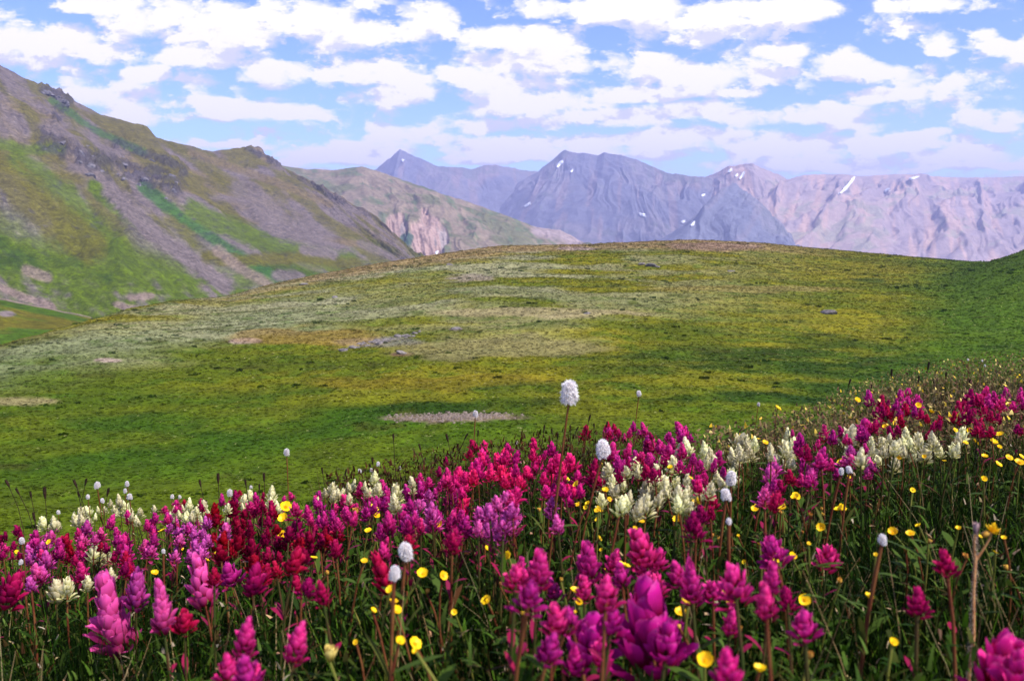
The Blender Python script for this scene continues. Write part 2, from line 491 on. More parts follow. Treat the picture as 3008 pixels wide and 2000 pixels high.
def mid_cols(X, Y, S, Fd, T, nrm, V):
    bl = fbm(S / 140., Fd / 90., 5, 400); sm = fbm(S / 25., Fd / 25., 4, 410); st = fbm(S / 30., Fd / 220., 4, 420)
    c = np.zeros(X.shape + (3,)) + np.array((.185, .145, .105))
    c = mixc(c, (.115, .115, .06), sstep(.48, .66, bl))
    c = mixc(c, (.07, .11, .05), sstep(.52, .66, st * .5 + sm * .5) * .7)
    clf = cliff_mask(X, Y, S, Fd)
    c = mixc(c, (.30, .205, .18), clf)
    c = mixc(c, (.24, .20, .195), clf * sstep(.5, .62, st))
    c = mixc(c, (.03, .07, .05), sstep(1.2, .7, ((X - 937) / 15.)**2 + ((Y - 550) / 16.)**2 + sm - .5) * .9)
    c = mixc(c, (.24, .19, .19), seg_mask(X, Y, [(1240, 528), (1330, 550)], 16, sm))
    return c * (.75 + .5 * fbm(S / 7, Fd / 7, 3, 440))[..., None]


def cliff_mask(X, Y, S, Fd):
    n = fbm(S / 40., Fd / 60., 4, 430)
    a = sstep(1.25, .75, ((X - 985) / 42.)**2 + ((Y - 548) / 62.)**2 + (n - .5) * 1.2)
    b = sstep(1.25, .75, ((X - 912) / 26.)**2 + ((Y - 528) / 40.)**2 + (n - .5) * 1.2)
    return np.maximum(a, b * .9)


def mid_crag(X, Y, S, Fd):
    m = cliff_mask(X, Y, S, Fd)
    return -m * 12 + m * 14 * (ridged(S / 30., Fd / 140., 4, 450) - .4)


MF = mat_terrain('far_rock', [(.025, .18), (.11, .22)], 4.0)
ruled('hill', [(520, 360, 2300), (640, 379, 2280), (700, 388, 2260), (770, 392, 2240), (800, 386, 2230), (830, 382, 2220), (865, 392, 2200), (960, 425, 2120), (1050, 455, 2050), (1130, 482, 1990), (1180, 500, 1950), (1230, 520, 1930), (1290, 530, 1920), (1345, 556, 1900), (1400, 600, 1880)],
      [(560, 600, 1450), (680, 620, 1450), (760, 640, 1440), (820, 640, 1440), (850, 640, 1440), (875, 640, 1440), (905, 640, 1440), (1000, 640, 1440), (1080, 640, 1450), (1150, 640, 1470), (1200, 640, 1500), (1250, 640, 1550), (1310, 640, 1600), (1370, 640, 1650), (1430, 640, 1700)],
      420, 220, 22, 190, prof=1.0, colf=mid_cols, mat=MF, jag=2.5, fine=(6, 40), seed=460, crag=mid_crag)


def rock_cols(c0, c1, c2, green, seed, streak=.55):
    def f(X, Y, S, Fd, T, nrm, V):
        bl = fbm(S / 420., Fd / 300., 5, seed); st = fbm(S / 70., Fd / 600., 5, seed + 9); sm = fbm(S / 60., Fd / 60., 4, seed + 17)
        c = np.zeros(X.shape + (3,)) + np.array(c0)
        c = mixc(c, c1, sstep(.42, .62, bl))
        c = mixc(c, c2, sstep(.55, .68, st) * streak)
        c = mixc(c, green, sstep(.54, .66, bl * .5 + sm * .5) * .6)
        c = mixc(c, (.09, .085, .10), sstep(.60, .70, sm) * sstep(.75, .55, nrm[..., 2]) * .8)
        return c * (.8 + .4 * sm)[..., None]
    return f


SHADEROCK = rock_cols((.125, .125, .165), (.18, .16, .18), (.25, .17, .155), (.08, .095, .085), 500, .45)  # shade on these flanks is painted in as darker, bluer rock
PALEROCK = rock_cols((.27, .21, .215), (.33, .245, .225), (.44, .29, .23), (.19, .20, .14), 520, .7)
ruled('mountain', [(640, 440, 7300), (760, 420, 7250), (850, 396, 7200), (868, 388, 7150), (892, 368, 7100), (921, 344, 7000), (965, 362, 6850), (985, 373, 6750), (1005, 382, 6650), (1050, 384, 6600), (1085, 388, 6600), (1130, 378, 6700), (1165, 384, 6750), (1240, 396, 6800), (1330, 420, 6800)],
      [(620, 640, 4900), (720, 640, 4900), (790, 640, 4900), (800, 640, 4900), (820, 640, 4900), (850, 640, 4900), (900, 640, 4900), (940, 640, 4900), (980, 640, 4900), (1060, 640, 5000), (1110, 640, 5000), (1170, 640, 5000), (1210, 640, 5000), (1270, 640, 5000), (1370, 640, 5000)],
      460, 200, 70, 520, prof=1.25, colf=SHADEROCK, mat=MF, jag=9, fine=(22, 110), seed=530)
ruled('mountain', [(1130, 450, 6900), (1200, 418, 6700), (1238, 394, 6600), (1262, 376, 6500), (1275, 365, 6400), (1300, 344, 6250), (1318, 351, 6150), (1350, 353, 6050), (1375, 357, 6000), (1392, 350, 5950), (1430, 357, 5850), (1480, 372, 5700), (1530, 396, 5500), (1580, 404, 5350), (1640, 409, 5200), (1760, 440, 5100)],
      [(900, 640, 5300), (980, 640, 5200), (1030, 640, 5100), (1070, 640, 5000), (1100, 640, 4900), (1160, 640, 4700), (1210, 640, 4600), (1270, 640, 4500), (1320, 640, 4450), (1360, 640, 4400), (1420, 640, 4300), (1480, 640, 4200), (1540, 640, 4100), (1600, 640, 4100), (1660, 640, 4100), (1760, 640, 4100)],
      520, 240, 80, 480, prof=1.2, colf=SHADEROCK, mat=MF, jag=8, fine=(24, 120), seed=560)
ruled('mountain', [(1540, 450, 5500), (1618, 410, 5400), (1650, 396, 5300), (1680, 381, 5200), (1705, 379, 5150), (1733, 376, 5100), (1765, 390, 5150), (1800, 405, 5200), (1832, 420, 5250), (1900, 450, 5300)],
      [(1500, 640, 4300), (1570, 640, 4200), (1620, 640, 4150), (1700, 640, 4100), (1780, 640, 4100), (1860, 640, 4100), (1920, 640, 4200), (1980, 640, 4300), (2020, 640, 4400), (2080, 640, 4500)],
      340, 220, 70, 300, prof=1.15, colf=PALEROCK, mat=MF, jag=6, fine=(20, 100), seed=590)
ruled('mountain', [(1560, 560, 4600), (1600, 522, 4550), (1640, 470, 4480), (1688, 418, 4400), (1720, 440, 4300), (1755, 470, 4200), (1790, 503, 4100), (1825, 545, 4000), (1860, 600, 3900)],
      [(1300, 650, 4400), (1350, 650, 4200), (1400, 650, 4000), (1480, 650, 3700), (1560, 650, 3600), (1640, 650, 3500), (1740, 650, 3400), (1820, 650, 3350), (1900, 650, 3300)],
      300, 220, 60, 260, prof=1.0, colf=rock_cols((.13, .135, .175), (.17, .16, .185), (.2, .15, .15), (.08, .09, .09), 640, .3), mat=MF, jag=10, fine=(26, 80), seed=610)  # dark front peak: the shade on its face is put into the rock colour
ruled('mountain', [(1740, 440, 5000), (1800, 418, 5050), (1828, 408, 5100), (1850, 402, 5150), (1900, 400, 5250), (1955, 402, 5350), (1985, 406, 5400), (2060, 400, 5500), (2110, 402, 5600), (2200, 408, 5750), (2290, 408, 5900), (2358, 405, 6000), (2560, 400, 6200), (2900, 380, 6400), (3500, 380, 6600)],
      [(1700, 660, 3500), (1760, 660, 3500), (1810, 660, 3450), (1850, 660, 3400), (1930, 660, 3350), (2020, 660, 3300), (2080, 660, 3300), (2180, 660, 3300), (2260, 660, 3300), (2380, 660, 3350), (2480, 660, 3400), (2560, 660, 3450), (2800, 660, 3500), (3200, 660, 3700), (3900, 660, 4000)],
      760, 300, 120, 430, prof=1.15, colf=PALEROCK, mat=MF, jag=2.5, fine=(9, 90), seed=655, skew=.12)
# land below and beyond everything
me = mesh_np('terrain', [(-11000, -300, -175), (11000, -300, -175), (11000, 11000, -175), (-11000, 11000, -175)], [(0, 1, 2, 3)],
             mat_plain('valley_floor', (.08, .09, .03), (.14, .12, .05), .01))
tag(link('terrain', me), kind='structure')


def hit(X, Y):
    d = ray(X * DS, Y * DS).normalized()
    best = None
    for o, b in SURF:
        h = b.ray_cast(Vector((0, 0, 0)), d)
        if h[0] is not None and (best is None or h[3] < best[3]): best = h
    return best


# snow lying in the high gullies, each bank a thing of its own
M_SNOW = mat_plain('old_snow', (.78, .79, .84), (.88, .88, .90), .2, .6)
SNOW = [([(1297, 371), (1290, 378), (1284, 386)], 4.5, 'short bright snow bank just under the summit of the central peak'),
        ([(1319, 392), (1315, 398)], 2.5, 'tiny snow fleck below the summit snow of the central peak'),
        ([(1223, 468), (1216, 473), (1209, 477)], 3., 'snow streak low on the shadowed flank beside the cliff hill'),
        ([(1472, 493), (1480, 495), (1488, 498)], 3.4, 'wedge of snow low on the right shoulder of the central peak'),
        ([(1686, 391), (1679, 397)], 3., 'upper snow patch on the flat topped third peak'),
        ([(1699, 402), (1693, 408)], 2.8, 'small snow patch between two others on the third peak'),
        ([(1714, 398), (1709, 406), (1703, 413)], 3.6, 'slanting snow patch on the lit edge of the third peak'),
        ([(1966, 409), (1957, 420), (1948, 430), (1938, 441), (1932, 447)], 5.2, 'longest snow gully, a white slash on the pale range'),
        ([(2046, 437), (2039, 442)], 3.4, 'small snow patch beneath the crest of the pale range'),
        ([(2112, 407), (2103, 411), (2095, 413)], 3., 'thin snow strip along the crest of the pale range'),
        ([(1880, 402), (1888, 403)], 1.8, 'narrow snow rim on the saddle of the pale range'),
        ([(1624, 450), (1615, 452)], 2.4, 'snow patch in the saddle behind the dark pyramid'),
        ([(1578, 510), (1570, 513)], 2.8, 'flat snow patch at the foot of the dark pyramid'),
        ([(1600, 512), (1592, 521)], 3., 'slanted snow patch on the edge of the dark pyramid'),
        ([(926, 370), (930, 372)], 2.6, 'snow dot near the top of the first pointed peak'),
        ([(1008, 580), (1003, 586)], 4., 'white bank at the foot of the pink cliff')]
for pts, wd, lab in SNOW:
    rows = []
    n = 9
    P = np.array(pts, float)
    d = np.concatenate([[0], np.cumsum(np.hypot(*np.diff(P, axis=0).T))])
    ok = True
    for i in range(n):
        f = i / (n - 1)
        x = np.interp(f * d[-1], d, P[:, 0]); y = np.interp(f * d[-1], d, P[:, 1])
        i2 = min(int(np.searchsorted(d, f * d[-1], 'right')), len(P) - 1)
        tx, ty = P[i2] - P[i2 - 1]; L = math.hypot(tx, ty); nx, ny = -ty / L, tx / L
        ww = .85 * wd * (math.sin(math.pi * (f * .9 + .05))**.5) * R.uniform(.7, 1.15)
        rows.append([(x + nx * ww * q, y + ny * ww * q) for q in (-1, -.5, 0, .5, 1)])
    top = []; bot = []
    for r in rows:
        for q, (x, y) in enumerate(r):
            h = hit(x, y)
            if h is None: ok = False; break
            nn = h[1] if h[1].z > 0 else -h[1]
            k = h[3] / 1000.
            top.append(h[0] + nn * (k * (.9 if q in (0, 4) else 2.2))); bot.append(h[0] - nn * k * 2)
        if not ok: break
    if not ok: continue
    f4 = [tuple(f) for f in gridfaces(n, 5)]
    nv = len(top)
    edge = [r * 5 for r in range(n)] + [(n - 1) * 5 + q for q in range(1, 5)] + [r * 5 + 4 for r in range(n - 2, -1, -1)] + [q for q in range(3, 0, -1)]
    f4 += [(edge[i], edge[i] + nv, edge[(i + 1) % len(edge)] + nv, edge[(i + 1) % len(edge)]) for i in range(len(edge))]
    c0 = sum(top, Vector()) / nv
    me = mesh_np('snow_patch', [tuple(p - c0) for p in top + bot], f4, M_SNOW)
    tag(link('snow_patch', me, None, c0), lab, 'snow patch', 'snow patches on the far mountains')


# rocks
def rock_mesh(name, seed, mat, flat=.7):
    rr = random.Random(seed)
    import bmesh
    bm = bmesh.new()
    bmesh.ops.create_icosphere(bm, subdivisions=3, radius=1)
    planes = [(Vector((rr.gauss(0, 1), rr.gauss(0, 1), rr.gauss(0, .8))).normalized(), rr.uniform(.5, .85)) for _ in range(9)]
    for v in bm.verts:
        for n_, d_ in planes:
            k = v.co.dot(n_) - d_
            if k > 0: v.co -= n_ * k * .92
        v.co *= 1 + rr.uniform(-.025, .025)
        v.co.z *= flat
    me = bpy.data.meshes.new(name); bm.to_mesh(me); bm.free()
    me.materials.append(mat)
    return me


M_ROCK = mat_plain('grey_stone', (.085, .075, .075), (.20, .175, .165), 2.2, .9, .05)
M_CRAG = mat_plain('dark_crag', (.05, .048, .06), (.16, .145, .16), .35, .9, .5)
ROCKS = [rock_mesh('rock', 40 + k, M_ROCK, .55) for k in range(4)]
CRAGS = [rock_mesh('crag', 70 + k, M_CRAG, .9) for k in range(4)]


def gpoint(X, Y):
    """ground point seen at a survey pixel on the meadow hill"""
    d = ray(X * DS, Y * DS); d = d / d.y
    ys = np.linspace(20, 330, 1500)
    gz = ground(d.x * ys, ys)
    k = np.argmax(gz >= d.z * ys)
    if gz[k] < d.z * ys[k]: return None
    return Vector((d.x * ys[k], ys[k], gz[k]))


def place_rock(meshes, name, p, size, label, cat, group):
    o = link(name, R.choice(meshes), None, p)
    o.rotation_euler = (R.uniform(-.25, .25), R.uniform(-.25, .25), R.uniform(0, 6.28))
    o.scale = (size * R.uniform(.8, 1.4), size * R.uniform(.7, 1.1), size * R.uniform(.6, 1.))
    return tag(o, label, cat, group)


STRIP = 'grey stone of the long broken rock strip crossing the meadow hill'
for k in range(70):
    f = (k + R.random()) / 70.
    X = 782 + 188 * f + R.uniform(-5, 5); Y = 805 - 40 * f + R.uniform(-5, 5)
    p = gpoint(X, Y)
    if p: place_rock(ROCKS, 'rock', p + Vector((0, 0, -.06)), R.choice([.15, .2, .25, .3, .4, .55]), STRIP, 'rock', 'stones of the rock strip')
for X, Y, s, lab in [(1497, 612, 1.6, 'largest grey boulder outcrop high on the meadow hill'), (1476, 609, .9, 'small grey boulder beside the largest outcrop'),
                     (1512, 614, .8, 'dark low boulder on the other side of the largest outcrop'), (1908, 721, 1.1, 'flat pale boulder alone on the green slope'),
                     (1684, 624, .8, 'small pale boulder halfway along the upper meadow'), (1036, 610, 1., 'pale boulder near the skyline below the pink cliff'),
                     (1352, 722, .5, 'tiny pale stone in the middle of the meadow hill'), (925, 813, .7, 'reddish dark stone in the hollow under the rock strip'),
                     (1050, 757, .7, 'dark stone past the upper end of the rock strip'), (772, 684, .7, 'small dark stone on the sage coloured flank'), (700, 655, .9, 'grey stone on the skyline of the sage flank')]:
    p = gpoint(X, Y)
    if p: place_rock(ROCKS, 'rock', p, s, lab, 'rock', 'loose boulders on the meadow hill')
CL = 'dark jagged crag of the broken rock band across the steep mountainside'
npl = 0
while npl < 22:
    f = R.random()
    X = np.interp(f, [0, .3, .6, 1], [105, 190, 290, 400]) + R.gauss(0, 12)
    Y = np.interp(f, [0, .3, .6, 1], [325, 365, 388, 428]) + R.gauss(0, 20)
    h = hit(X, Y)
    if h:
        place_rock(CRAGS, 'crag', h[0] - Vector((0, 0, 1.6)), R.uniform(2.4, 5.), CL, 'crag', 'crags of the dark rock band'); npl += 1
for k in range(9):
    X = np.interp(k / 8., [0, 1], [100, 160]) + R.gauss(0, 3); Y = np.interp(k / 8., [0, 1], [204, 236]) + R.uniform(0, 8)
    h = hit(X, Y + 3)
    if h: place_rock(CRAGS, 'crag', h[0], R.uniform(3, 5.), 'dark crag of the notch on the mountain skyline', 'crag', 'crags on the skyline notch')
# ------------------------------------------------------------------ flowers
CROP = {'A1': (0, 1380, 4.612), 'A2': (500, 1380, 4.612), 'A3': (1000, 1250, 4.612), 'A4': (1300, 1200, 4.612), 'A5': (1700, 1180, 4.612),
        'A6': (2100, 1180, 4.612), 'A7': (2508, 1050, 4.612), 'B1': (0, 1300, 2.239), 'B2': (740, 1300, 2.239), 'B3': (1500, 1400, 2.613),
        'B4': (2248, 1400, 2.613), 'C1': (1250, 1080, 2.613)}
# paintbrush spikes: x of the tip, y of the tip, height, colour (d deep, c crimson, m magenta, h hot pink, l lilac, p rose, w cream)
SPIKES = {
'A1': 'w 560 610 190,720 600 200,790 680 130,980 560 200,1090 480 180,1140 480 150,1320 480 110,1500 380 110,1600 310 190,1540 460 120,1640 400 160,1760 480 120,1900 500 130,1840 600 140,2090 460 110,1290 910 290,1400 980 330,770 1450 300,920 1420 300,1500 1310 170,1190 1400 220;'
      'c 215 730 150,900 860 260,190 950 140,1090 1080 140,1640 980 160,1700 1080 200,1760 1170 130,270 1330 240,30 1080 140,1370 850 120;d 80 820 130,950 1000 130;'
      'm 480 790 180,1050 770 170,1540 580 200,1720 530 190,1560 760 160,1680 830 260,1990 650 160,2100 560 170,2240 470 110,2270 560 170,30 930 160,420 930 140,1090 940 160,1090 1230 280,2100 840 190,800 900 200,560 1060 150;'
      'p 700 700 140,700 810 200,1190 660 200,1370 760 170,620 1080 240,1980 920 200,470 1240 290;l 360 1000 210,590 950 160,400 1420 210',
'A2': 'w 265 360 200,160 460 110,65 475 140,460 390 190,350 480 120,200 560 90,110 530 100,500 510 100,1080 250 170,1385 190 210,790 440 140,2095 225 130,2200 140 190,2270 240 120,980 340 100;'
      'c 415 370 120,190 390 100,880 260 130,950 260 100,1150 390 200,1260 290 110,1370 390 170,1250 430 170,1740 630 250,2260 650 250,1960 720 210,600 1300 170,1110 1240 330,1330 1030 230,1460 1020 210,1320 1240 260,1740 1030 370,1700 1390 170,1880 1430 160,2020 1480 110;'
      'd 600 430 250,850 380 250,1400 490 190,980 530 160,1250 600 170,1080 660 170,910 660 230,590 830 260,720 820 260,1450 730 170,1620 740 210,2100 760 230,1870 800 260,950 850 300,1100 900 300,800 1000 200,1250 850 200,1600 900 170,1750 900 200;'
      'm 90 390 100,700 310 160,1150 290 150,1610 280 130,1680 420 230,2020 260 130,1950 330 110,1850 460 190,2010 380 210,2080 540 220,2230 410 210,290 610 110,750 1230 330;l 760 700 160,80 600 170,200 640 140,470 610 170,260 690 150,330 770 170,460 790 160,100 760 140,320 920 190,460 920 160,100 1000 160',
'A3': 'w 470 590 200,100 755 130,200 705 170,30 830 100,335 740 90,345 815 100,755 760 260,960 670 160;'
      'c 1770 175 160,1430 405 140,930 1270 190,1550 1100 160,1540 1340 210;h 1960 185 230,1610 530 230,1700 600 180,1850 410 290,1780 480 180,2100 360 250,2260 230 130,2260 310 210,2200 520 130,1660 880 250;'
      'm 1440 550 190,560 710 200,620 780 280,275 750 200,350 870 240,55 910 210,60 1090 130,230 1040 160,490 940 140,870 780 230,950 790 210,1090 620 150,1090 730 250,1205 680 150,1310 1110 230,840 1040 300,920 1050 230,1010 1130 170,640 1130 270,540 1310 240,1560 780 330,1400 650 160,1650 1120 210,1730 1200 190,1870 1090 210;'
      'l 1200 840 190,1060 980 190,1230 1010 330,2000 1030 250,2100 920 230,2250 870 230,2280 1000 250,2080 1210 130',
'A4': 'h 880 450 130,870 540 210,1030 545 230,720 580 250,820 740 150,1230 375 180,1220 520 180,1250 670 210,1000 830 270,1490 450 210,1410 550 130,1580 580 240,1545 740 130,1710 580 250,1380 830 180,1490 860 200,1840 815 210,1610 980 200,1700 1000 120,1120 760 170,920 780 130;'
      'l 980 1230 270,690 1450 120,1480 1170 120,1500 1290 210,490 1310 200;m 870 1090 140,930 1120 170',
'A5': 'c 105 300 210,395 255 130,480 280 160,540 350 160,230 750 240,520 850 160,1830 1230 210,1640 1380 210,960 400 100,640 700 160,930 700 210,1020 780 130;'
      'm 405 320 210,740 250 140,700 350 130,855 260 190,1320 245 270,1440 310 160,1225 390 160,910 490 210,1010 480 210,1085 490 210,700 550 210,760 640 160,1210 540 240,480 530 260,510 700 210,1910 640 210,1560 680 130,1400 560 210;h 1540 780 210,1690 930 210;'
      'w 1430 460 250,1690 510 250,1770 590 200,2060 600 270,2250 420 210,1130 700 160,1060 830 190,1270 710 260,760 730 210,640 845 180,390 800 210,460 970 140,280 1000 210,910 1010 330,1090 920 260,1350 990 160,1360 1110 160,1460 1160 210,1860 890 190,1900 990 160,700 1180 130,1470 950 160,1600 1040 160,2190 650 160,330 900 200',
'A6': 'w 980 335 260,1070 450 300,420 420 190,545 450 210,745 540 210,470 600 190,350 620 150,1890 300 290,1060 600 150,2115 450 130,2260 460 160,2150 560 140;'
      'm 1050 360 110,1150 400 190,1490 290 240,1600 360 200,1690 310 160,1410 490 160,1490 590 240,1570 750 160,1790 420 140,2040 210 230,730 900 160,1190 740 260,1260 840 170,1320 900 160,2050 400 140;'
      'p 1840 570 190,1850 700 160,780 720 240,1390 760 210,2090 730 130,730 1080 130;c 1180 600 160,880 1040 160,1010 900 130,1240 560 120',
'A7': 'm 190 430 210,640 420 210,740 390 160,880 490 190,590 570 140,150 800 240,1820 380 190,1900 440 160,2070 390 210,2260 390 160,2150 580 140;'
      'c 390 490 190,450 720 190,300 650 210,640 760 160,910 690 140,700 600 160,1590 410 180,1540 500 190,1700 510 210,1420 570 210,1780 640 210,1640 820 140,1850 920 110,2280 520 160,1090 860 140,1170 770 160,2220 890 90,350 800 160,480 560 150,1950 560 170;'
      'w 240 1050 180,400 1060 190,490 1010 120,570 1100 210,620 1080 140,710 920 240,870 990 260,780 1070 130,1050 980 260,1120 1100 240,1480 910 210,1410 1000 190',
'B1': 'p 660 830 520;p 900 810 270,1040 880 330,1280 710 330,1400 870 140;c 1215 1090 160,130 830 240;m 1630 1140 270,1490 1370 210,1600 1380 170,1680 1420 160',
'B2': 'm 330 1165 260;c 800 700 270,30 780 200',
'B3': 'm 230 550 260,170 790 230,300 760 160,330 960 190,420 975 180,345 1180 120,585 490 270,560 740 150,945 375 280,810 550 180,740 740 210,1060 590 160,1150 530 140,1370 600 290,1250 630 170,1690 640 260,1940 800 210,1700 990 130,90 600 110,1980 430 220,1550 780 110;'
      'b 1020 740 640,640 1020 400,800 975 200,1215 1065 300,500 1270 140,705 1220 190,1660 1300 260,1800 1400 230,1470 1460 230',
'B4': 'm 500 505 180,290 1000 80,60 640 200;c 1360 540 170,150 820 90,1170 830 90;b 1850 1150 470,1960 1240 380'}
# yellow blooms: x, y of the middle, width
YELLOWS = {
'A1': '670 970 90,2200 820 120,2090 1400 110,220 1110 70',
'A2': '1560 500 170,1540 660 150,1500 885 140,640 1120 110,490 1215 90,160 1065 60,2260 1045 100',
'A3': '450 1115 140,480 1220 110,180 1320 160,380 1420 110,1340 1330 120,1880 1460 140',
'A4': '1680 955 120,1820 1020 110,1710 1110 150,1480 1255 100,1840 1300 110,2110 1370 120',
'A5': '1600 1350 140,430 1140 100,360 1200 100,620 1150 100,1240 885 80,265 1460 120',
'A6': '1090 1290 120,550 1445 120,910 1450 140,1700 1450 130,680 550 90,1720 820 110,850 85 110,2140 840 60',
'A7': '40 580 90,870 645 90,1040 740 90,1560 770 100,2110 640 100,1570 985 80,1370 980 80,1980 1040 120,1890 1155 110,1650 1150 130,1500 1150 100,610 1355 80,1950 1440 120,2100 1355 110,2240 1420 140,2270 1340 90,420 940 70,560 890 90,250 1440 60,1400 1345 100',
'B2': '1125 862 80,915 965 70,930 1050 65,945 1110 75,1070 1320 100,970 1305 70,885 900 50,1545 700 50,1690 750 75,1545 1035 80,1255 872 70',
'B3': '555 685 110,870 680 105,500 885 110,1365 940 105,1690 970 80,1305 1040 105,1620 900 65,1490 1410 140,1910 1490 110,680 470 55,1000 345 60,1290 330 85,1430 190 80,1875 240 70',
'B4': '80 590 150,205 615 70,300 945 105,800 930 95,975 1270 75,980 430 80,1115 435 75,575 250 80,130 245 80,230 150 75,430 390 75'}
BUDS = {'A2': '1640 1050 80,2130 1420 90', 'A3': '770 1270 90,860 1360 90,200 1205 140,490 1535 80,1285 1465 100,1560 1310 90,1720 1450 130',
        'A4': '1310 1395 80,1390 1350 90,1380 1235 50', 'A6': '1280 1545 70,670 1350 80,890 1520 80,1440 1470 70', 'B3': '1590 490 60,1550 460 40,1380 515 50,385 800 45,1300 1165 50,1740 1190 90',
        'B4': '345 310 55,435 300 40,120 290 50,335 1390 85,1545 632 70,575 815 65,1855 715 60,1080 580 50,1250 505 50,285 435 35', 'B2': '495 870 35,430 690 30,1195 605 40,1210 710 25,820 635 35,665 1085 25,1150 990 45,1630 940 40'}
# bistort heads: x, y of the top, height
BIST = {'A1': '1320 145 115,1720 140 85,1190 320 75,1380 370 80,1690 240 75,1755 310 100,785 535 65,290 900 105,290 1200 90,2210 1060 80',
        'A2': '30 320 75,125 330 60,810 245 115,1090 200 55', 'A3': '510 475 75,255 575 75,800 540 55,415 565 65', 'A4': '2160 390 310,445 15 105,1000 430 60',
        'A5': '2080 920 230,1975 1160 200', 'A6': '1720 880 110,1800 860 120,600 0 60', 'C1': '1105 85 205,1635 170 50', 'B2': '1005 645 140,945 800 118,230 32 55',
        'B4': '900 430 100', 'B3': '1680 310 62', 'A7': '1545 5 35,1740 20 35,1775 85 40'}


def parse(d, coded=False):
    out = []
    for k, s in d.items():
        x0, y0, sc = CROP[k]
        for grp in s.split(';'):
            if not grp.strip(): continue
            code = None
            if coded:
                code, grp = grp.strip().split(' ', 1)
            for e in grp.split(','):
                a = [float(q) for q in e.split()]
                out.append((x0 + a[0] / sc, y0 + a[1] / sc, a[2] / sc, code))
    return out


def solve(sx, sy, hp, hpx, L0):
    """stand a plant of height hp on the bank so that its tip lies on the ray; else fall back on apparent size"""
    d = ray(sx * SS, sy * SS); d = d / d.y
    ys = np.linspace(.36, 5.2, 900)
    f = d.z * ys - (ground(d.x * ys, ys) + hp)
    tsz = L0 * F / max(hpx * SS, .5) 
    cr = np.where((f[:-1] > 0) & (f[1:] <= 0))[0]
    y = ys[cr[0]] if len(cr) else min(max(tsz, .5), 4.6)
    return Vector((d.x * y, y, d.z * y))


def tube(pts, rad, k=6):
    """round stalk through pts with radii"""
    V = []; n = len(pts)
    for i, p in enumerate(pts):
        t = (pts[min(i + 1, n - 1)] - pts[max(i - 1, 0)]).normalized()
        a = t.cross(Vector((.31, .95, .1))).normalized(); b = t.cross(a)
        for j in range(k):
            an = 2 * math.pi * j / k
            V.append(p + (a * math.cos(an) + b * math.sin(an)) * rad[i])
    Fc = [(i * k + j, i * k + (j + 1) % k, (i + 1) * k + (j + 1) % k, (i + 1) * k + j) for i in range(n - 1) for j in range(k)]
    return V, Fc


def bez(p0, p1, p2, n):
    return [p0 * (1 - t)**2 + p1 * 2 * t * (1 - t) + p2 * t * t for t in [i / (n - 1) for i in range(n)]]


BR_ROWS = [(0, .30, 0), (.22, .72, .10), (.48, 1.0, .16), (.74, .92, .14), (.92, .58, .05), (1., .16, -.03)]


def bract(V, Fc, T, base, up, outw, length, width, theta, curl, rnd, lobes=False):
    """one cupped, round tipped bract; outw horizontal unit vector, theta from vertical"""
    side = up.cross(outw).normalized()
    i0 = len(V)
    th = theta
    p = base.copy(); prev = 0
    for f, w, cup in BR_ROWS:
        dirv = up * math.cos(th) + outw * math.sin(th)
        nrm = (outw * math.cos(th) - up * math.sin(th))
        p = p + dirv * (f - prev) * length; prev = f
        th -= curl / len(BR_ROWS)
        for q in (-1, -.5, 0, .5, 1):
            hw = width * w * .5
            V.append(p + side * q * hw - nrm * (q * q) * width * cup * 1.9 + nrm * rnd.uniform(-.02, .02) * width + (dirv * rnd.uniform(-.1, .06) * length * (1 if f > .8 else 0)))
            T.append(min(1, f * .85 + .22 * abs(q) * f))
    for r in range(len(BR_ROWS) - 1):
        for q in range(4):
            a = i0 + r * 5 + q
            Fc.append((a, a + 1, a + 6, a + 5))


def spike_mesh(name, seed, mat, n=30, ratio=.5, blen=.32, bw=.24, flare=62, openness=0., core=.7):
    """a flower spike one unit tall, of overlapping bracts in a spiral"""
    rnd = random.Random(seed)
    V, Fc, T = [], [], []
    up = Vector((0, 0, 1))
    for i in range(n):
        f = (i / (n - 1))**.92
        an = i * 2.39996 + rnd.uniform(-.25, .25)
        outw = Vector((math.cos(an), math.sin(an), 0))
        z = .02 + f * core
        prof = (math.sin(math.pi * min(1, .26 + f * .56)))**.7
        r0 = ratio * .20 * prof
        th = math.radians(flare * (1 - f)**1.35 * (1 + openness) + 15 * (1 - f * .9) + rnd.uniform(-15, 17))
        ln = blen * (1.12 - .22 * f) * rnd.uniform(.72, 1.25); wd = bw * (1.08 - .22 * f) * rnd.uniform(.82, 1.2)
        bract(V, Fc, T, Vector((outw.x * r0, outw.y * r0, z)), up, outw, ln, wd, th, math.radians(rnd.uniform(22, 58)), rnd)
        lowk = .45 + .55 * min(1, f * 3)
        T[-30:] = [q * lowk for q in T[-30:]]
    Vn = np.array([tuple(v) for v in V]); 
    Vn[:, 2] /= Vn[:, 2].max()
    return mesh_np(name, Vn, Fc, mat, tip=T)


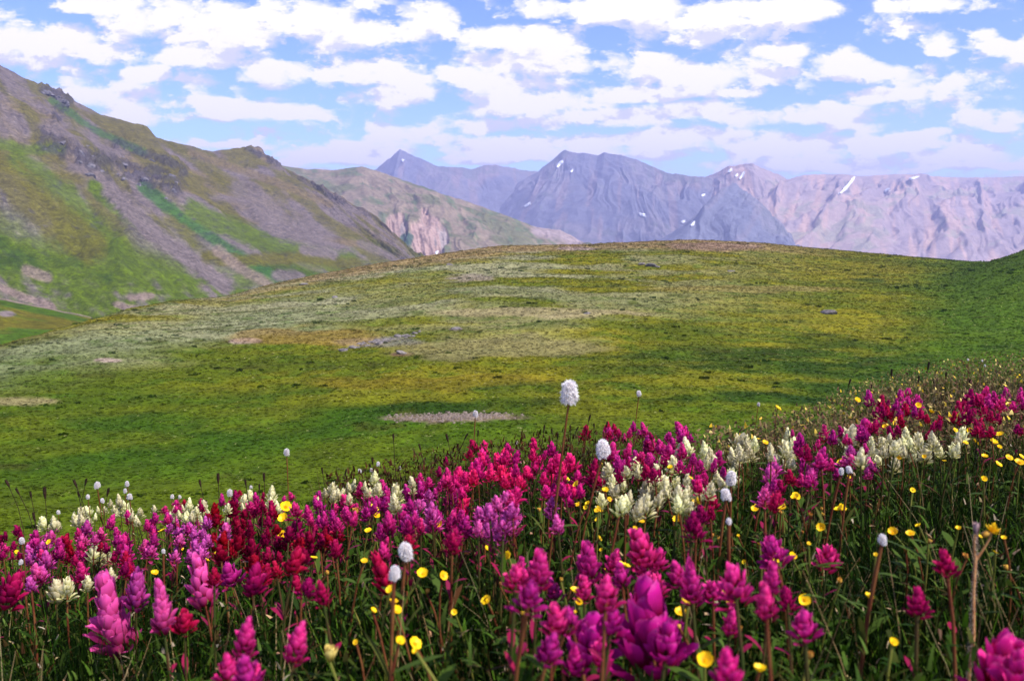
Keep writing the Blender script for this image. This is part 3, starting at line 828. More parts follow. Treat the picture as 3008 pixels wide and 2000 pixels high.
PC = {'d': ((.05, .0003, .004), (.26, .002, .034)), 'c': ((.10, .0008, .008), (.42, .006, .085)), 'm': ((.14, .001, .018), (.64, .024, .24)),  # bases naturally darker, deepened further to paint shade between the bracts
      'h': ((.19, .001, .02), (.82, .018, .20)), 'l': ((.19, .003, .05), (.70, .10, .42)), 'p': ((.19, .003, .024), (.70, .075, .34)),
      'b': ((.13, .0008, .012), (.60, .012, .24)), 'w': ((.34, .33, .08), (.84, .77, .46))}
SPK = {}
for k, (c0, c1) in PC.items():
    mt = mat_petal('paintbrush_bract_' + k, c0, c1, .3, rim={'d': .01, 'c': .02, 'w': .02}.get(k, .055))
    SPK[k] = []
    for v in range(5):
        kw = [dict(n=32, ratio=.80, blen=.30, bw=.21, flare=52), dict(n=38, ratio=.70, blen=.26, bw=.18, flare=54), dict(n=27, ratio=.9, blen=.35, bw=.25, flare=58), dict(n=34, ratio=.8, blen=.32, bw=.18, flare=74), dict(n=24, ratio=.95, blen=.37, bw=.26, flare=48)][v]
        SPK[k].append(spike_mesh('flower_head', 100 + 13 * v + ord(k), mt, **kw))
    SPK[k].append(spike_mesh('flower_head', 7 + ord(k), mt, n=56, ratio=.50, blen=.22, bw=.17, flare=56))

M_STEM = mat_plain('flower_stem', (.03, .045, .008), (.06, .03, .012), 60, .6)
M_RSTEM = mat_plain('reddish_stem', (.10, .02, .010), (.15, .06, .02), 45, .6)
M_GSTEM = mat_plain('green_stem', (.09, .11, .015), (.16, .15, .03), 50, .6)
M_LEAF = mat_leafy('leaf_blades', .25)
_stemcache = {}


def leafblade(V, Fc, C, p, az, lift, ln, wd, col, bend=.8, rnd=R, rows=5):
    i0 = len(V)
    h = Vector((math.cos(az), math.sin(az), 0)); s = Vector((-math.sin(az), math.cos(az), 0))
    th = lift; q = p.copy()
    for i in range(rows):
        f = i / (rows - 1)
        w = wd * .5 * (.35 + 1.3 * f) * (1 - f)**.55 * 1.5 if i < rows - 1 else 0.0002
        V.append(q - s * w); V.append(q + s * w)
        C.append(col); C.append(col)
        q = q + (h * math.cos(th) + Vector((0, 0, 1)) * math.sin(th)) * (ln / (rows - 1)); th -= bend / (rows - 1)
    for i in range(rows - 1):
        a = i0 + i * 2
        Fc.append((a, a + 1, a + 3, a + 2))


# gather the spikes into plants
heads = []
SP = parse(SPIKES, True)
for (x, y, h, c) in list(SP):
    if c == 'b' or h > 75 or y > 1640: continue
    for k in range(2):
        if c == 'w' and y > 1500: continue
        if R.random() < (.6 if c != 'w' else .6): SP.append((x + R.uniform(-20, 20), y + h * R.uniform(.35, 1.1), h * R.uniform(.75, 1.), c))
for (x, y, h, c) in SP:
    hp = R.uniform(.215, .27)
    if y > 1500: hp = R.uniform(.22, .26)
    L0 = .05
    if h > 75 and c != 'b': hp = R.uniform(.25, .275)
    p = solve(x, y, hp, h, L0)
    L = h * SS * p.y / F * 1.25
    if y > 1540 and x > 1450: L *= 1.18
    L = min(max(L, .022), .115)
    heads.append(dict(x=x, y=y, h=h, c=c, top=p, L=L, fam={'d': 0, 'c': 0, 'm': 1, 'h': 1, 'l': 1, 'p': 1, 'b': 1, 'w': 2}[c]))
heads.sort(key=lambda q: (q['top'].y, q['x']))
plants = []
for hd in heads:
    best = None
    for P in plants:
        if P[0]['fam'] != hd['fam'] or len(P) >= 7: continue
        lim = .075 + .012 * hd['top'].y
        dd = (P[0]['top'].xy - hd['top'].xy).length
        if dd < lim and abs(P[0]['x'] - hd['x']) < 130 and (best is None or dd < best[0]): best = (dd, P)
    if best: best[1].append(hd)
    else: plants.append([hd])

ORD = 'first second third fourth fifth sixth seventh eighth ninth tenth eleventh twelfth thirteenth fourteenth fifteenth sixteenth seventeenth eighteenth nineteenth twentieth'.split()
ORD += ['twenty ' + o for o in ORD[:9]] + ['thirtieth'] + ['thirty ' + o for o in ORD[:9]] + ['fortieth'] + ['forty ' + o for o in ORD[:9]] + ['fiftieth']
NUM = 'no one two three four five six seven'.split()


def patch(x, y):
    if y > 1780 and 1660 < x < 2260: return 'the big blurred front group'
    if x > 2780 and y > 1740: return 'the corner beside the woolly stem'
    if x > 2790 and y < 1420: return 'the far crimson drift'
    if 2420 < x and y < 1290: return 'the wine red drift'
    if 2250 < x <= 2900 and y < 1520: return 'the group around the cream row'
    if 1690 < x <= 2300 and y < 1290: return 'the row beyond the fluffy white head'
    if 1690 < x <= 2300 and y < 1540: return 'the patch below the fluffy white head'
    if 1290 < x <= 1720 and y < 1420: return 'the hot pink clump'
    if 1290 < x <= 1720 and y < 1580: return 'the group under the hot pink clump'
    if 1000 < x <= 1290: return 'the band under the cream crest spikes'
    if 610 < x <= 1000 and y < 1520: return 'the upper dark crimson drift'
    if 560 < x <= 1000 and y < 1660: return 'the lower dark crimson drift'
    if x <= 610 and y < 1520: return 'the far edge of the pink band'
    if x <= 300 and y < 1680: return 'the pink band near the lone cream spike'
    if x <= 610 and y < 1620: return 'the lilac part of the pink band'
    if x <= 1000: return 'the tall pink front row'
    if x > 2200: return 'the dark grass around the woolly stem'
    return 'the group behind the blurred spikes'


CW = {'d': 'deep crimson', 'c': 'crimson', 'm': 'magenta', 'h': 'hot pink', 'l': 'lilac pink', 'p': 'rose pink', 'b': 'bright magenta', 'w': 'cream'}
plants.sort(key=lambda P: sum(q['x'] for q in P) / len(P))
cnt = {}


def build_paintbrush(P):
    c = max(set(q['c'] for q in P), key=lambda k: sum(q['c'] == k for q in P))
    mx = sum(q['x'] for q in P) / len(P); my = sum(q['y'] for q in P) / len(P)
    bx = sum(q['top'].x for q in P) / len(P); by = sum(q['top'].y for q in P) / len(P)
    bx += R.uniform(-.01, .01); by += R.uniform(0, .02)
    base = Vector((bx, by, g1(bx, by)))
    cream = P[0]['fam'] == 2
    name = 'cream_paintbrush' if cream else 'paintbrush'
    root = empty(name, base)
    pt = patch(mx, my)
    k = (CW[c], name, pt); cnt[k] = cnt.get(k, 0) + 1
    lab = f"{CW[c]} paintbrush{', ' + NUM[len(P)] + ' spikes' if len(P) > 1 else ', one spike'}, {ORD[cnt[k] - 1]} from left in {pt.replace('the ', '', 1)}"
    tag(root, lab, 'flower', 'cream paintbrush plants' if cream else 'red and pink paintbrush plants')
    LV, LF, LC = [], [], []
    for q in P:
        top = q['top'] - base; L = q['L']
        tilt = Vector((R.gauss(0, .15), R.gauss(0, .12), 1)).normalized()
        hb = top - tilt * L
        foot = Vector((R.uniform(-.014, .014), R.uniform(-.014, .014), -.01))
        ctrl = hb - tilt * (hb - foot).length * .5
        pts = bez(foot, ctrl, hb + tilt * L * .35, 8)
        r0 = .0012 + .0005 * R.random()
        V, Fc = tube(pts, [r0 * (1.15 - .06 * i) for i in range(8)])
        link('stem', mesh_np('stem', [tuple(v) for v in V], Fc, M_RSTEM if R.random() < .35 else M_STEM), root)
        asp = R.random()
        if q['c'] == 'b': vs_ = [0, 2, 0]
        elif q['h'] > 200: vs_ = [5]
        elif q['h'] > 110: vs_ = [5, 1]
        elif L < .02: vs_ = [2, 4, 0]
        else: vs_ = [0, 1, 2, 3, 0, 1]
        hd = link('flower_head', R.choice(SPK[q['c']][:] and [SPK[q['c']][i] for i in vs_]), root, hb)
        wd = L * R.uniform(.95, 1.2) * (1.0 if q['c'] != 'w' else .92) * (.82 if q['h'] > 110 and q['c'] != 'b' else 1) * (.95 if q['c'] == 'b' else 1)
        hd.rotation_euler = tilt.to_track_quat('Z', 'Y').to_euler()
        hd.rotation_euler.rotate_axis('Z', R.uniform(0, 6.28))
        hd.scale = (wd, wd, L)
        nl = R.randint(13, 19)
        for i in range(nl):
            f = .12 + .83 * i / nl
            p = bez(foot, ctrl, hb, 21)[int(f * 20)]
            g_ = R.random()
            col = (.010 + .030 * g_, .028 + .05 * g_, .002 + .004 * g_) if R.random() < .9 else (.07, .018 + .015 * g_, .01)
            if f > .84 and not cream: col = (.16 + .1 * g_, .01, .05)
            leafblade(LV, LF, LC, p, R.uniform(0, 6.28), R.uniform(.5, 1.15), R.uniform(.025, .05) * (.5 if f > .84 else 1) * min(1, .45 + .45 * by), R.uniform(.003, .0058), col, R.uniform(.2, 1.1))
    link('foliage', mesh_np('foliage', [tuple(v) for v in LV], LF, M_LEAF, np.array(LC)), root)


for P in plants: build_paintbrush(P)

# ---- bistort
M_BIS = mat_petal('bistort_floret', (.66, .52, .50), (.94, .90, .89), .35, .7, .04)


def bistort_mesh(seed):
    """a ragged bottle-brush of tiny florets, round on top and open below"""
    rnd = random.Random(seed)
    V, Fc, T = [], [], []
    n = 360
    for i in range(n):
        f = (i + .5) / n
        zt = 1 - f; an = i * 2.39996
        zz = .06 + .90 * zt + rnd.uniform(-.03, .03)
        rad = .27 * max(.02, min(1, (1 - ((zz - .42) / .56)**2.6 if zz > .42 else 1.0)))**.5 * rnd.uniform(.72, 1.2)
        if zz < .28 and math.sin(an * 1.0 + seed) > .25: zz += .16
        el = -.5 + 1.7 * max(0, zz - .35)
        o = Vector((math.cos(an) * math.cos(el), math.sin(an) * math.cos(el), math.sin(el)))
        p = Vector((math.cos(an) * rad, math.sin(an) * rad, zz))
        a = o.cross(Vector((.2, .1, 1))).normalized(); b = o.cross(a)
        sz = rnd.uniform(.05, .095); i0 = len(V); sp_ = rnd.uniform(0, 6.28)
        V.append(p - o * .10); T.append(.1)
        for j in range(10):
            q = sp_ + j * math.pi / 5
            rr = sz * (1. if j % 2 == 0 else .42)
            V.append(p + (a * math.cos(q) + b * math.sin(q)) * rr + o * (.10 if j % 2 == 0 else -.01) * rnd.uniform(0, 1.1)); T.append(1. if j % 2 == 0 else .5)
        for j in range(0, 10, 2):
            Fc.append((i0, i0 + 1 + (j - 1) % 10, i0 + 1 + j, i0 + 1 + (j + 1) % 10))
    Vn = np.array([tuple(v) for v in V]); Vn[:, 2] -= Vn[:, 2].min(); Vn /= Vn[:, 2].max()
    return mesh_np('flower_head', Vn, Fc, M_BIS, tip=T)


BMS = [bistort_mesh(s) for s in (1, 2, 3)]
BLAB = {}
bl = parse(BIST)
bl.sort(key=lambda q: q[0])
special = {(1673, 1112): 'tallest white bistort standing against the meadow hill over the hot pink clump', (1768, 1284): 'large fluffy white bistort head between the pink clump and cream patch',
           (1189, 1588): 'upper white bistort head of the close pair in the lower middle', (1162, 1657): 'lower tilted white bistort head of the close pair',
           (1396, 1203): 'small bistort seen against the bare dirt patch', (1876, 1145): 'tiny white bistort alone on the green slope beyond the tall one',
           (843, 1314): 'small white bistort high above the dark crimson drift', (2151, 1379): 'upright white bistort beside the cream patch, upper of two', (2128, 1431): 'squat white bistort beside the cream patch, lower of two',
           (2592, 1564): 'white bistort alone in the dark grass', (2143, 1519): 'small white bistort low under the cream patch'}
bn = {}
for (x, y, h, _) in bl:
    t = .028 * F / (h * SS) if h > 30 else .020 * F / (h * SS)
    t = min(max(t, .6), 4.6)
    d = ray(x * SS, y * SS); d = d / d.y
    top = d * t
    gz = g1(top.x, t)
    if top.z - gz > .5 and t > .98:
        q = solve(x, y, .4, h, .028); t = q.y if t < q.y < 6 else t; top = d * t
    if top.z - gz < .23: top = solve(x, y, .265, h, .028)
    L = h * SS * top.y / F
    bx = top.x + R.uniform(-.02, .02) - (.05 if h > 60 else 0); by = top.y + R.uniform(-.02, .03)
    base = Vector((bx, by, g1(bx, by)))
    root = empty('bistort', base)
    lab = None
    for (kx, ky), s in special.items():
        if abs(kx - x) < 4 and abs(ky - y) < 6: lab = s
    if lab is None:
        zone = 'the cluster above the pink band' if x < 420 and y < 1500 else 'the pink band' if x < 500 else 'the cream spikes along the crest' if x < 1300 else 'the hot pink clump' if x < 2000 else 'the cream row' if x < 2600 else 'the corner where the crest meets the slope'
        bn[zone] = bn.get(zone, 0) + 1
        lab = f'small white bistort head, {ORD[bn[zone] - 1]} from left at {zone}'
    tag(root, lab, 'flower', 'white bistort flowers')
    tilt = Vector((R.gauss(0, .12), R.gauss(0, .08), 1)).normalized()
    hb = (top - base) - tilt * L
    if h > 70: pts = bez(Vector((0, 0, -.01)), Vector((hb.x * .1 + .01, hb.y, hb.z * .55)), hb + tilt * L * .3, 12)
    else: pts = bez(Vector((0, 0, -.01)), hb * .6 + Vector((R.gauss(0, .012), 0, 0)), hb + tilt * L * .3, 10)
    V, Fc = tube(pts, [.0013 * (1.2 - .04 * i) * (1.35 if i in (4, 8) else 1) for i in range(len(pts))])
    link('stem', mesh_np('stem', [tuple(v) for v in V], Fc, M_RSTEM), root)
    hd = link('flower_head', R.choice(BMS), root, hb)
    hd.rotation_euler = tilt.to_track_quat('Z', 'Y').to_euler(); hd.rotation_euler.rotate_axis('Z', R.uniform(0, 6.28))
    hd.scale = (L * R.uniform(1., 1.2), L * R.uniform(1., 1.2), L)
    LV, LF, LC = [], [], []
    for i in range(2):
        leafblade(LV, LF, LC, pts[3 + 3 * i], R.uniform(0, 6.28), 1.1, .04, .004, (.07, .08, .015), .5)
    link('foliage', mesh_np('foliage', [tuple(v) for v in LV], LF, M_LEAF, np.array(LC)), root)

# ---- yellow cinquefoil
M_YEL = mat_petal('yellow_petal', (.66, .30, .004), (.86, .56, .008), .2, .45, .06, .2)
M_YC = mat_petal('flower_centre', (.60, .34, .005), (.80, .50, .01), 0, .7, .06)
M_BUD = mat_petal('orange_bud', (.20, .08, .012), (.62, .32, .06), .1, .6, .15)


def cinque_mesh(seed):
    rnd = random.Random(seed)
    V, Fc, T = [], [], []
    up = Vector((0, 0, 1)); cup = rnd.uniform(.25, .95)
    for k in range(5):
        an = k * 2 * math.pi / 5 + rnd.uniform(-.1, .1); o = Vector((math.cos(an), math.sin(an), 0)); s = Vector((-o.y, o.x, 0))
        i0 = len(V); cc = cup + rnd.uniform(-.12, .15)
        for (f, w, dn) in ((.05, .10, 0), (.3, .42, 0), (.6, .62, 0), (.85, .60, .0), (1., .34, 0)):
            for q in (-1, -.5, 0, .5, 1):
                ff = f - (.10 if (q == 0 and f == 1.) else 0) - .06 * abs(q) * f
                V.append(o * ff * .5 + s * q * w * .5 + up * (cc * ff**1.6 * .5 + .05 * q * q + rnd.uniform(-.012, .012))); T.append(f)
        for r in range(4):
            for q in range(4):
                a = i0 + r * 5 + q; Fc.append((a, a + 1, a + 6, a + 5))
    return mesh_np('flower_head', [tuple(v) for v in V], Fc, M_YEL, tip=T)


def centre_mesh():
    rnd = random.Random(3); V, Fc, T = [], [], []
    for i in range(46):
        f = (i + .5) / 46; r = .15 * math.sqrt(f); an = i * 2.39996
        p = Vector((r * math.cos(an), r * math.sin(an), .05 + .07 * (1 - f)))
        i0 = len(V); s_ = .024
        for dx_, dy_ in ((-1, -1), (1, -1), (1, 1), (-1, 1)): V.append(p + Vector((dx_ * s_, dy_ * s_, -.03)))
        V.append(p + Vector((0, 0, .03))); T += [.2, .2, .2, .2, 1]
        for j in range(4): Fc.append((i0 + j, i0 + (j + 1) % 4, i0 + 4, i0 + 4))
    me = bpy.data.meshes.new('flower_centre')
    me.from_pydata([tuple(v) for v in V], [], [tuple(f[:3]) for f in Fc]); me.update()
    a2 = me.attributes.new('tip', 'FLOAT', 'POINT'); a2.data.foreach_set('value', np.array(T, np.float32)); me.materials.append(M_YC)
    return me


def bud_mesh(name, mat, seed):
    rnd = random.Random(seed); V, Fc, T = [], [], []
    up = Vector((0, 0, 1))
    for k in range(10):
        an = k * 2.39996; o = Vector((math.cos(an), math.sin(an), 0))
        bract(V, Fc, T, o * .12 + up * .02 * k, up, o, .85 - .03 * k, .55, math.radians(48 - 2.5 * k), math.radians(75), rnd)
    Vn = np.array([tuple(v) for v in V]); Vn[:, 2] -= Vn[:, 2].min(); Vn /= Vn[:, 2].max()
    return mesh_np(name, Vn, Fc, mat, tip=T)


YM = [cinque_mesh(s) for s in range(6)]; YCM = centre_mesh(); BUDM = [bud_mesh('bud', M_BUD, s) for s in (1, 2, 3)]


def zone_y(x, y):
    if x > 2700 and y < 1250: return 'the far crimson drift'
    if x > 2550 and y < 1420: return 'the end of the cream row'
    if x > 2100 and y < 1420: return 'the cream row'
    if x > 2200: return 'the dark grass around the woolly stem'
    if x > 1760 and y > 1560: return 'the blurred front group'
    if x > 1640 and y < 1560: return 'the grass under the cream patch'
    if x > 1480 and y > 1560: return 'the group beside the blurred spikes'
    if x > 1450: return 'the grass under the hot pink clump'
    if x > 1000 and y < 1600: return 'the lower edge of the magenta band'
    if x > 1000: return 'the grass beneath the close bistort pair'
    if x > 700: return 'the dark crimson drift'
    return 'the pink band'


def thin_plant(name, x, y, w, headmesh, wreal, label, cat, group, hp, tiltsd, centre=None, zoff=.4):
    t = wreal * F / (w * SS)
    d = ray(x * SS, y * SS); d = d / d.y
    p = solve(x, y, hp, w, wreal)
    L = w * SS * p.y / F * (.95 if centre else 1)
    bx = p.x + R.uniform(-.03, .03); by = p.y + R.uniform(-.01, .04)
    base = Vector((bx, by, g1(bx, by)))
    root = tag(empty(name, base), label, cat, group)
    tilt = Vector((R.gauss(0, tiltsd), R.gauss(-.5 if centre else 0, tiltsd * .7), 1)).normalized()
    hb = p - base
    pts = bez(Vector((0, 0, -.01)), hb * .6 + Vector((R.gauss(0, .02), R.gauss(0, .01), .03)), hb, 8)
    V, Fc = tube(pts, [.00095] * 8, 5)
    link('stem', mesh_np('stem', [tuple(v) for v in V], Fc, M_GSTEM if R.random() < .6 else M_RSTEM), root)
    hd = link('flower_head' if centre else 'bud', headmesh, root, hb)
    hd.rotation_euler = tilt.to_track_quat('Z', 'Y').to_euler(); hd.rotation_euler.rotate_axis('Z', R.uniform(0, 6.28))
    hd.scale = (L, L, L)
    if centre: link('flower_centre', centre, hd)
    LV, LF, LC = [], [], []
    for i in range(5):
        pp = pts[R.randint(1, 6)]
        leafblade(LV, LF, LC, pp, R.uniform(0, 6.28), R.uniform(.2, .9), R.uniform(.015, .035), R.uniform(.004, .008), (.05, .085, .012), R.uniform(.2, .9))
    link('foliage', mesh_np('foliage', [tuple(v) for v in LV], LF, M_LEAF, np.array(LC)), root)


yn = {}
YL = parse(YELLOWS)
for _ in range(46):
    x = R.uniform(1650, 2990); y = R.uniform(1300, 1650) if R.random() < .75 else R.uniform(1150, 1400)
    if y > 1270 + (2990 - x) * .12: YL.append((x, y, R.uniform(10, 20), None))
for _ in range(16):
    YL.append((R.uniform(700, 1900), R.uniform(1560, 1960), R.uniform(14, 26), None))
for (x, y, w, _) in sorted(YL, key=lambda q: q[:3]):
    z = zone_y(x, y); yn[z] = yn.get(z, 0) + 1
    size = 'broad' if w > 38 else 'medium' if w > 24 else 'small'
    k = (size, z); yn[k] = yn.get(k, 0) + 1
    thin_plant('cinquefoil', x, y, w, R.choice(YM), .022, f'{size} yellow cinquefoil bloom, {ORD[yn[k] - 1]} from left in {z.replace("the ", "", 1)}', 'flower', 'yellow cinquefoil flowers', R.uniform(.19, .24), .6, YCM)
for (x, y, w, _) in sorted(parse(BUDS)):
    z = zone_y(x, y); k = ('b', z); yn[k] = yn.get(k, 0) + 1
    thin_plant('flower_bud', x, y, w * .8, R.choice(BUDM), .010, f'orange brown bud on thin stalk, {ORD[yn[k] - 1]} from left in {z.replace("the ", "", 1)}', 'flower bud', 'orange brown buds', R.uniform(.17, .22), .3)
thin_plant('flower_bud', 740 + 510 / 2.239, 1300 + 1430 / 2.239, 52, bud_mesh('bud', mat_petal('tan_bud', (.26, .16, .02), (.62, .44, .14), .15), 9), .018, 'large blurred tan yellow bud low in the front grass', 'flower bud', None, .22, .1)

# ---- woolly stemmed flower at the right
M_WOOL = mat_plain('woolly_stem', (.26, .10, .035), (.36, .19, .08), 300, .9)


def woolly():
    def P3(bx, by, y): return at((2248 + bx / 2.613) * .784, (1400 + by / 2.613) * .784, y)
    Y = .62
    top = P3(1615, 600, Y)
    dn = P3(1560, 1560, Y - .03)
    base = Vector((dn.x - .004, dn.y, g1(dn.x, dn.y)))
    root = tag(empty('woolly_flower', base), 'tall hairy brown stemmed plant forking to yellow florets and a grey bud', 'flower')
    top = top - base; dn = dn - base
    pts = [Vector((0, 0, -.01)), dn * .5, dn, dn.lerp(top, .35) + Vector((.002, 0, 0)), dn.lerp(top, .7), top]
    V, Fc = tube(pts, [.0012, .0012, .0012, .0011, .001, .001], 8)
    st_ = link('stem', mesh_np('stem', [tuple(v) for v in V], Fc, M_WOOL), root)
    l_ = P3(1612, 440, Y) - base; r_ = P3(1735, 425, Y) - base
    for e, c_ in ((l_, top + (l_ - top) * .5 + Vector((-.002, 0, 0))), (r_, top + Vector((.010, 0, .012)))):
        V, Fc = tube(bez(top - Vector((0, 0, .004)), c_, e, 7), [.0009, .0009, .0008, .0008, .0008, .0007, .0007], 7)
        link('branch', mesh_np('branch', [tuple(v) for v in V], Fc, M_WOOL), root)
    # hairs
    HV, HF = [], []
    axis = [dn.lerp(top, i / 150.) for i in range(151)] + [top.lerp(l_, i / 40.) for i in range(41)]
    for p in axis:
        for j in range(7):
            a = R.uniform(0, 6.28); o = Vector((math.cos(a), math.sin(a), R.uniform(-.2, .7))).normalized()
            s_ = Vector((-o.y, o.x, 0)) * .00012; q = p + o * .0010; e = p + o * R.uniform(.0018, .0034)
            i0 = len(HV); HV += [q - s_, q + s_, e + s_ * .3, e - s_ * .3]; HF.append((i0, i0 + 1, i0 + 2, i0 + 3))
    hm = mesh_np('hair', [tuple(v) for v in HV], HF, mat_leafy('stem_hair', .4), np.tile([[.55, .42, .34]], (len(HV), 1)))
    link('hair', hm, st_)
    bd = link('bud', bud_mesh('bud', mat_petal('grey_bud', (.16, .09, .09), (.42, .28, .27), .1), 21), root, l_)
    bd.scale = (.006, .006, .010)
    V, Fc, T = [], [], []
    rnd = random.Random(8)
    for i in range(26):
        an = rnd.uniform(0, 6.28); o = Vector((math.cos(an), math.sin(an), 0)); 
        bract(V, Fc, T, Vector((0, 0, 0)) + o * .05, Vector((0, 0, 1)), o, rnd.uniform(.6, 1.), .22, math.radians(rnd.uniform(5, 85)), math.radians(20), rnd)
    fh = link('flower_head', mesh_np('flower_head', [tuple(v) for v in V], Fc, M_YEL, tip=T), root, r_)
    fh.scale = (.0085, .0085, .0085); fh.rotation_euler = (0, .35, 0)
    b2_ = link('bud', BUDM[0], root, P3(1660, 455, Y) - base); b2_.scale = (.006,) * 3; b2_.rotation_euler = (0, 1.0, 0)


woolly()

# ---- dark sedge stalks rising along the crest
M_SEDGE = mat_plain('sedge_head', (.012, .008, .006), (.045, .022, .014), 200, .8)
sm_ = bud_mesh('seed_head', M_SEDGE, 31)
SED = [(15, 1010 * 0 + 1405, 30), (45, 1430, 26), (88, 1440, 24), (130, 1425, 40), (215, 1405, 30), (228, 1440, 22), (255, 1402, 26), (320, 1430, 30), (97, 1500, 30), (585, 1405, 26), (605, 1465, 20), (640, 1385, 36),
       (720, 1405, 24), (775, 1385, 30), (762, 1418, 22), (945, 1370, 22), (1020, 1425, 22), (1093, 1340, 26), (1155, 1270, 24), (1018, 1375, 22), (1230, 1300, 24), (1310, 1270, 30), (1375, 1270, 24), (1405, 1260, 22), (1535, 1275, 22),
       (1600, 1245, 24), (1620, 1255, 22), (1615, 1290, 26), (1640, 1270, 22), (1675, 1245, 22), (1700, 1250, 20), (1735, 1215, 24), (1745, 1240, 20), (1785, 1235, 22), (1320, 1330, 24), (1345, 1300, 24), (1280, 1330, 22), (1250, 1340, 22),
       (2500, 1110, 24), (2560, 1120, 22), (2620, 1080, 26), (2730, 1060, 30), (2740, 1110, 26), (2700, 1100, 24), (2850, 1110, 26), (2780, 1090, 24)]
for (x, y, h) in SED:
    d = ray(x * SS, y * SS); d = d / d.y
    yb = 2.1 + 1.7 * float(sstep(.12, .45, np.array(d.x))) + R.uniform(-.1, .5)
    p = Vector((d.x * yb, yb, d.z * yb))
    L = min(max(h * SS * p.y / F, .014), .045)
    bx = p.x + R.uniform(-.05, .05); by = p.y + R.uniform(0, .05)
    base = Vector((bx, by, g1(bx, by)))
    root = tag(empty('sedge_stalk', base), 'dark brown sedge stalk standing along the crest of the flower bank', 'sedge', 'dark sedge stalks along the crest')
    e = p - base; tilt = Vector((R.gauss(0, .22), 0, 1)).normalized(); hb = e - tilt * L
    V, Fc = tube(bez(Vector((0, 0, -.01)), hb - tilt * hb.length * .5, hb + tilt * L * .3, 7), [.0009] * 7, 5)
    link('stem', mesh_np('stem', [tuple(v) for v in V], Fc, M_SEDGE), root)
    hd = link('seed_head', sm_, root, hb); hd.scale = (L * .34, L * .34, L); hd.rotation_euler = tilt.to_track_quat('Z', 'Y').to_euler()

# ------------------------------------------------------------------ grass and low green growth of the bank (stuff)
def blades(n, xy, lo, hi, wlo, whi, colf, lean=.5, bend=.9, rows=5, name='grass', tipc=None):
    x, y = xy
    n = len(x)
    z = ground(x, y)
    ln = NR.uniform(lo, hi, n); wd = NR.uniform(wlo, whi, n)
    az = NR.uniform(0, 2 * np.pi, n); th = np.abs(NR.normal(0, lean, n)); bd = NR.uniform(.1, bend, n)
    h = np.stack([np.cos(az), np.sin(az), 0 * az], 1); s = np.stack([-np.sin(az), np.cos(az), 0 * az], 1)
    p = np.stack([x, y, z - .005], 1)
    rowsv = []
    c = colf(n)
    cols = []
    for i in range(rows):
        f = i / (rows - 1)
        w = (wd * .5 * (1 - f**1.6) + .00015)[:, None]
        tw = s
        rowsv.append(p - tw * w); rowsv.append(p + tw * w)
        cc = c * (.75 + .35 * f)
        if tipc is not None: cc = cc * (1 - f**3) + np.array(tipc) * f**3
        cols += [cc, cc]
        d = h * np.sin(th)[:, None] + np.array([[0, 0, 1.]]) * np.cos(th)[:, None]
        p = p + d * (ln / (rows - 1))[:, None]
        th = th + bd / (rows - 1) * 1.4
    V = np.stack(rowsv, 1)             # n, 2*rows, 3
    Cc = np.stack(cols, 1)
    k = 2 * rows
    b = (np.arange(n) * k)[:, None]
    q = np.array([[2 * i, 2 * i + 1, 2 * i + 3, 2 * i + 2] for i in range(rows - 1)])
    Fc = (b[:, :, None] + q[None]).reshape(-1, 4)
    return V.reshape(-1, 3), Fc, Cc.reshape(-1, 3)


def scatter(n, y0, y1, amax=1.2):
    n = int(n * amax / .78)
    y = np.exp(NR.uniform(math.log(y0), math.log(y1 * 1.25), n))
    a = NR.uniform(-amax, amax, n)
    x = a * (y + .1)
    yc = crest_y(a)
    k = y < yc + 1.5
    return x[k], y[k]


def colmix(*cs):
    cs = np.array(cs)
    def f(n):
        w = NR.dirichlet([.45] * len(cs), n)
        return (w @ cs) * NR.uniform(.6, 1.3, (n, 1))
    return f


def stuff(name, packs, mat):
    V = []; Fc = []; C = []; o = 0
    for v, f, c in packs:
        V.append(v); Fc.append(f + o); C.append(c); o += len(v)
    tag(link(name, mesh_np(name, np.concatenate(V), np.concatenate(Fc), mat, np.concatenate(C))), kind='stuff')


GR = colmix((.002, .009, .0005), (.0045, .017, .0008), (.012, .024, .001), (.001, .004, .0003))
M_GRASS = mat_leafy('grass_blades', .3)
def near(n, y1, y0=.42):
    return scatter(n, y0, y1)


BRIGHT = colmix((.045, .12, .004), (.07, .15, .008), (.03, .09, .004), (.10, .15, .015))  # lighter greens painting in sunlit blades over the darkened grass
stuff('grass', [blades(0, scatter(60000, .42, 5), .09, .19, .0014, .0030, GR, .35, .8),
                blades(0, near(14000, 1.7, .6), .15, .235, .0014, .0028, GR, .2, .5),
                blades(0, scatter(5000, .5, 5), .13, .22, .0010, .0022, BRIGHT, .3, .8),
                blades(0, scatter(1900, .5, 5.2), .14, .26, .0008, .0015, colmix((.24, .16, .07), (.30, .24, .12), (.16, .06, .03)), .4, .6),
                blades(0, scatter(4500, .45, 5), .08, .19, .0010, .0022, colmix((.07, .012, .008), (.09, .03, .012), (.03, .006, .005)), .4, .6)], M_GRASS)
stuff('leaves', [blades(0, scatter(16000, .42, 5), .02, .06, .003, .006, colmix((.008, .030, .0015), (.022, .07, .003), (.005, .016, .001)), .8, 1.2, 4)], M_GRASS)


def lift(pack, lo, hi):
    v, f, c = pack
    k = 8
    n = len(v) // k
    dz = NR.uniform(lo, hi, n)
    v = v.reshape(n, k, 3).copy(); v[:, :, 2] += dz[:, None]
    return v.reshape(-1, 3), f, c


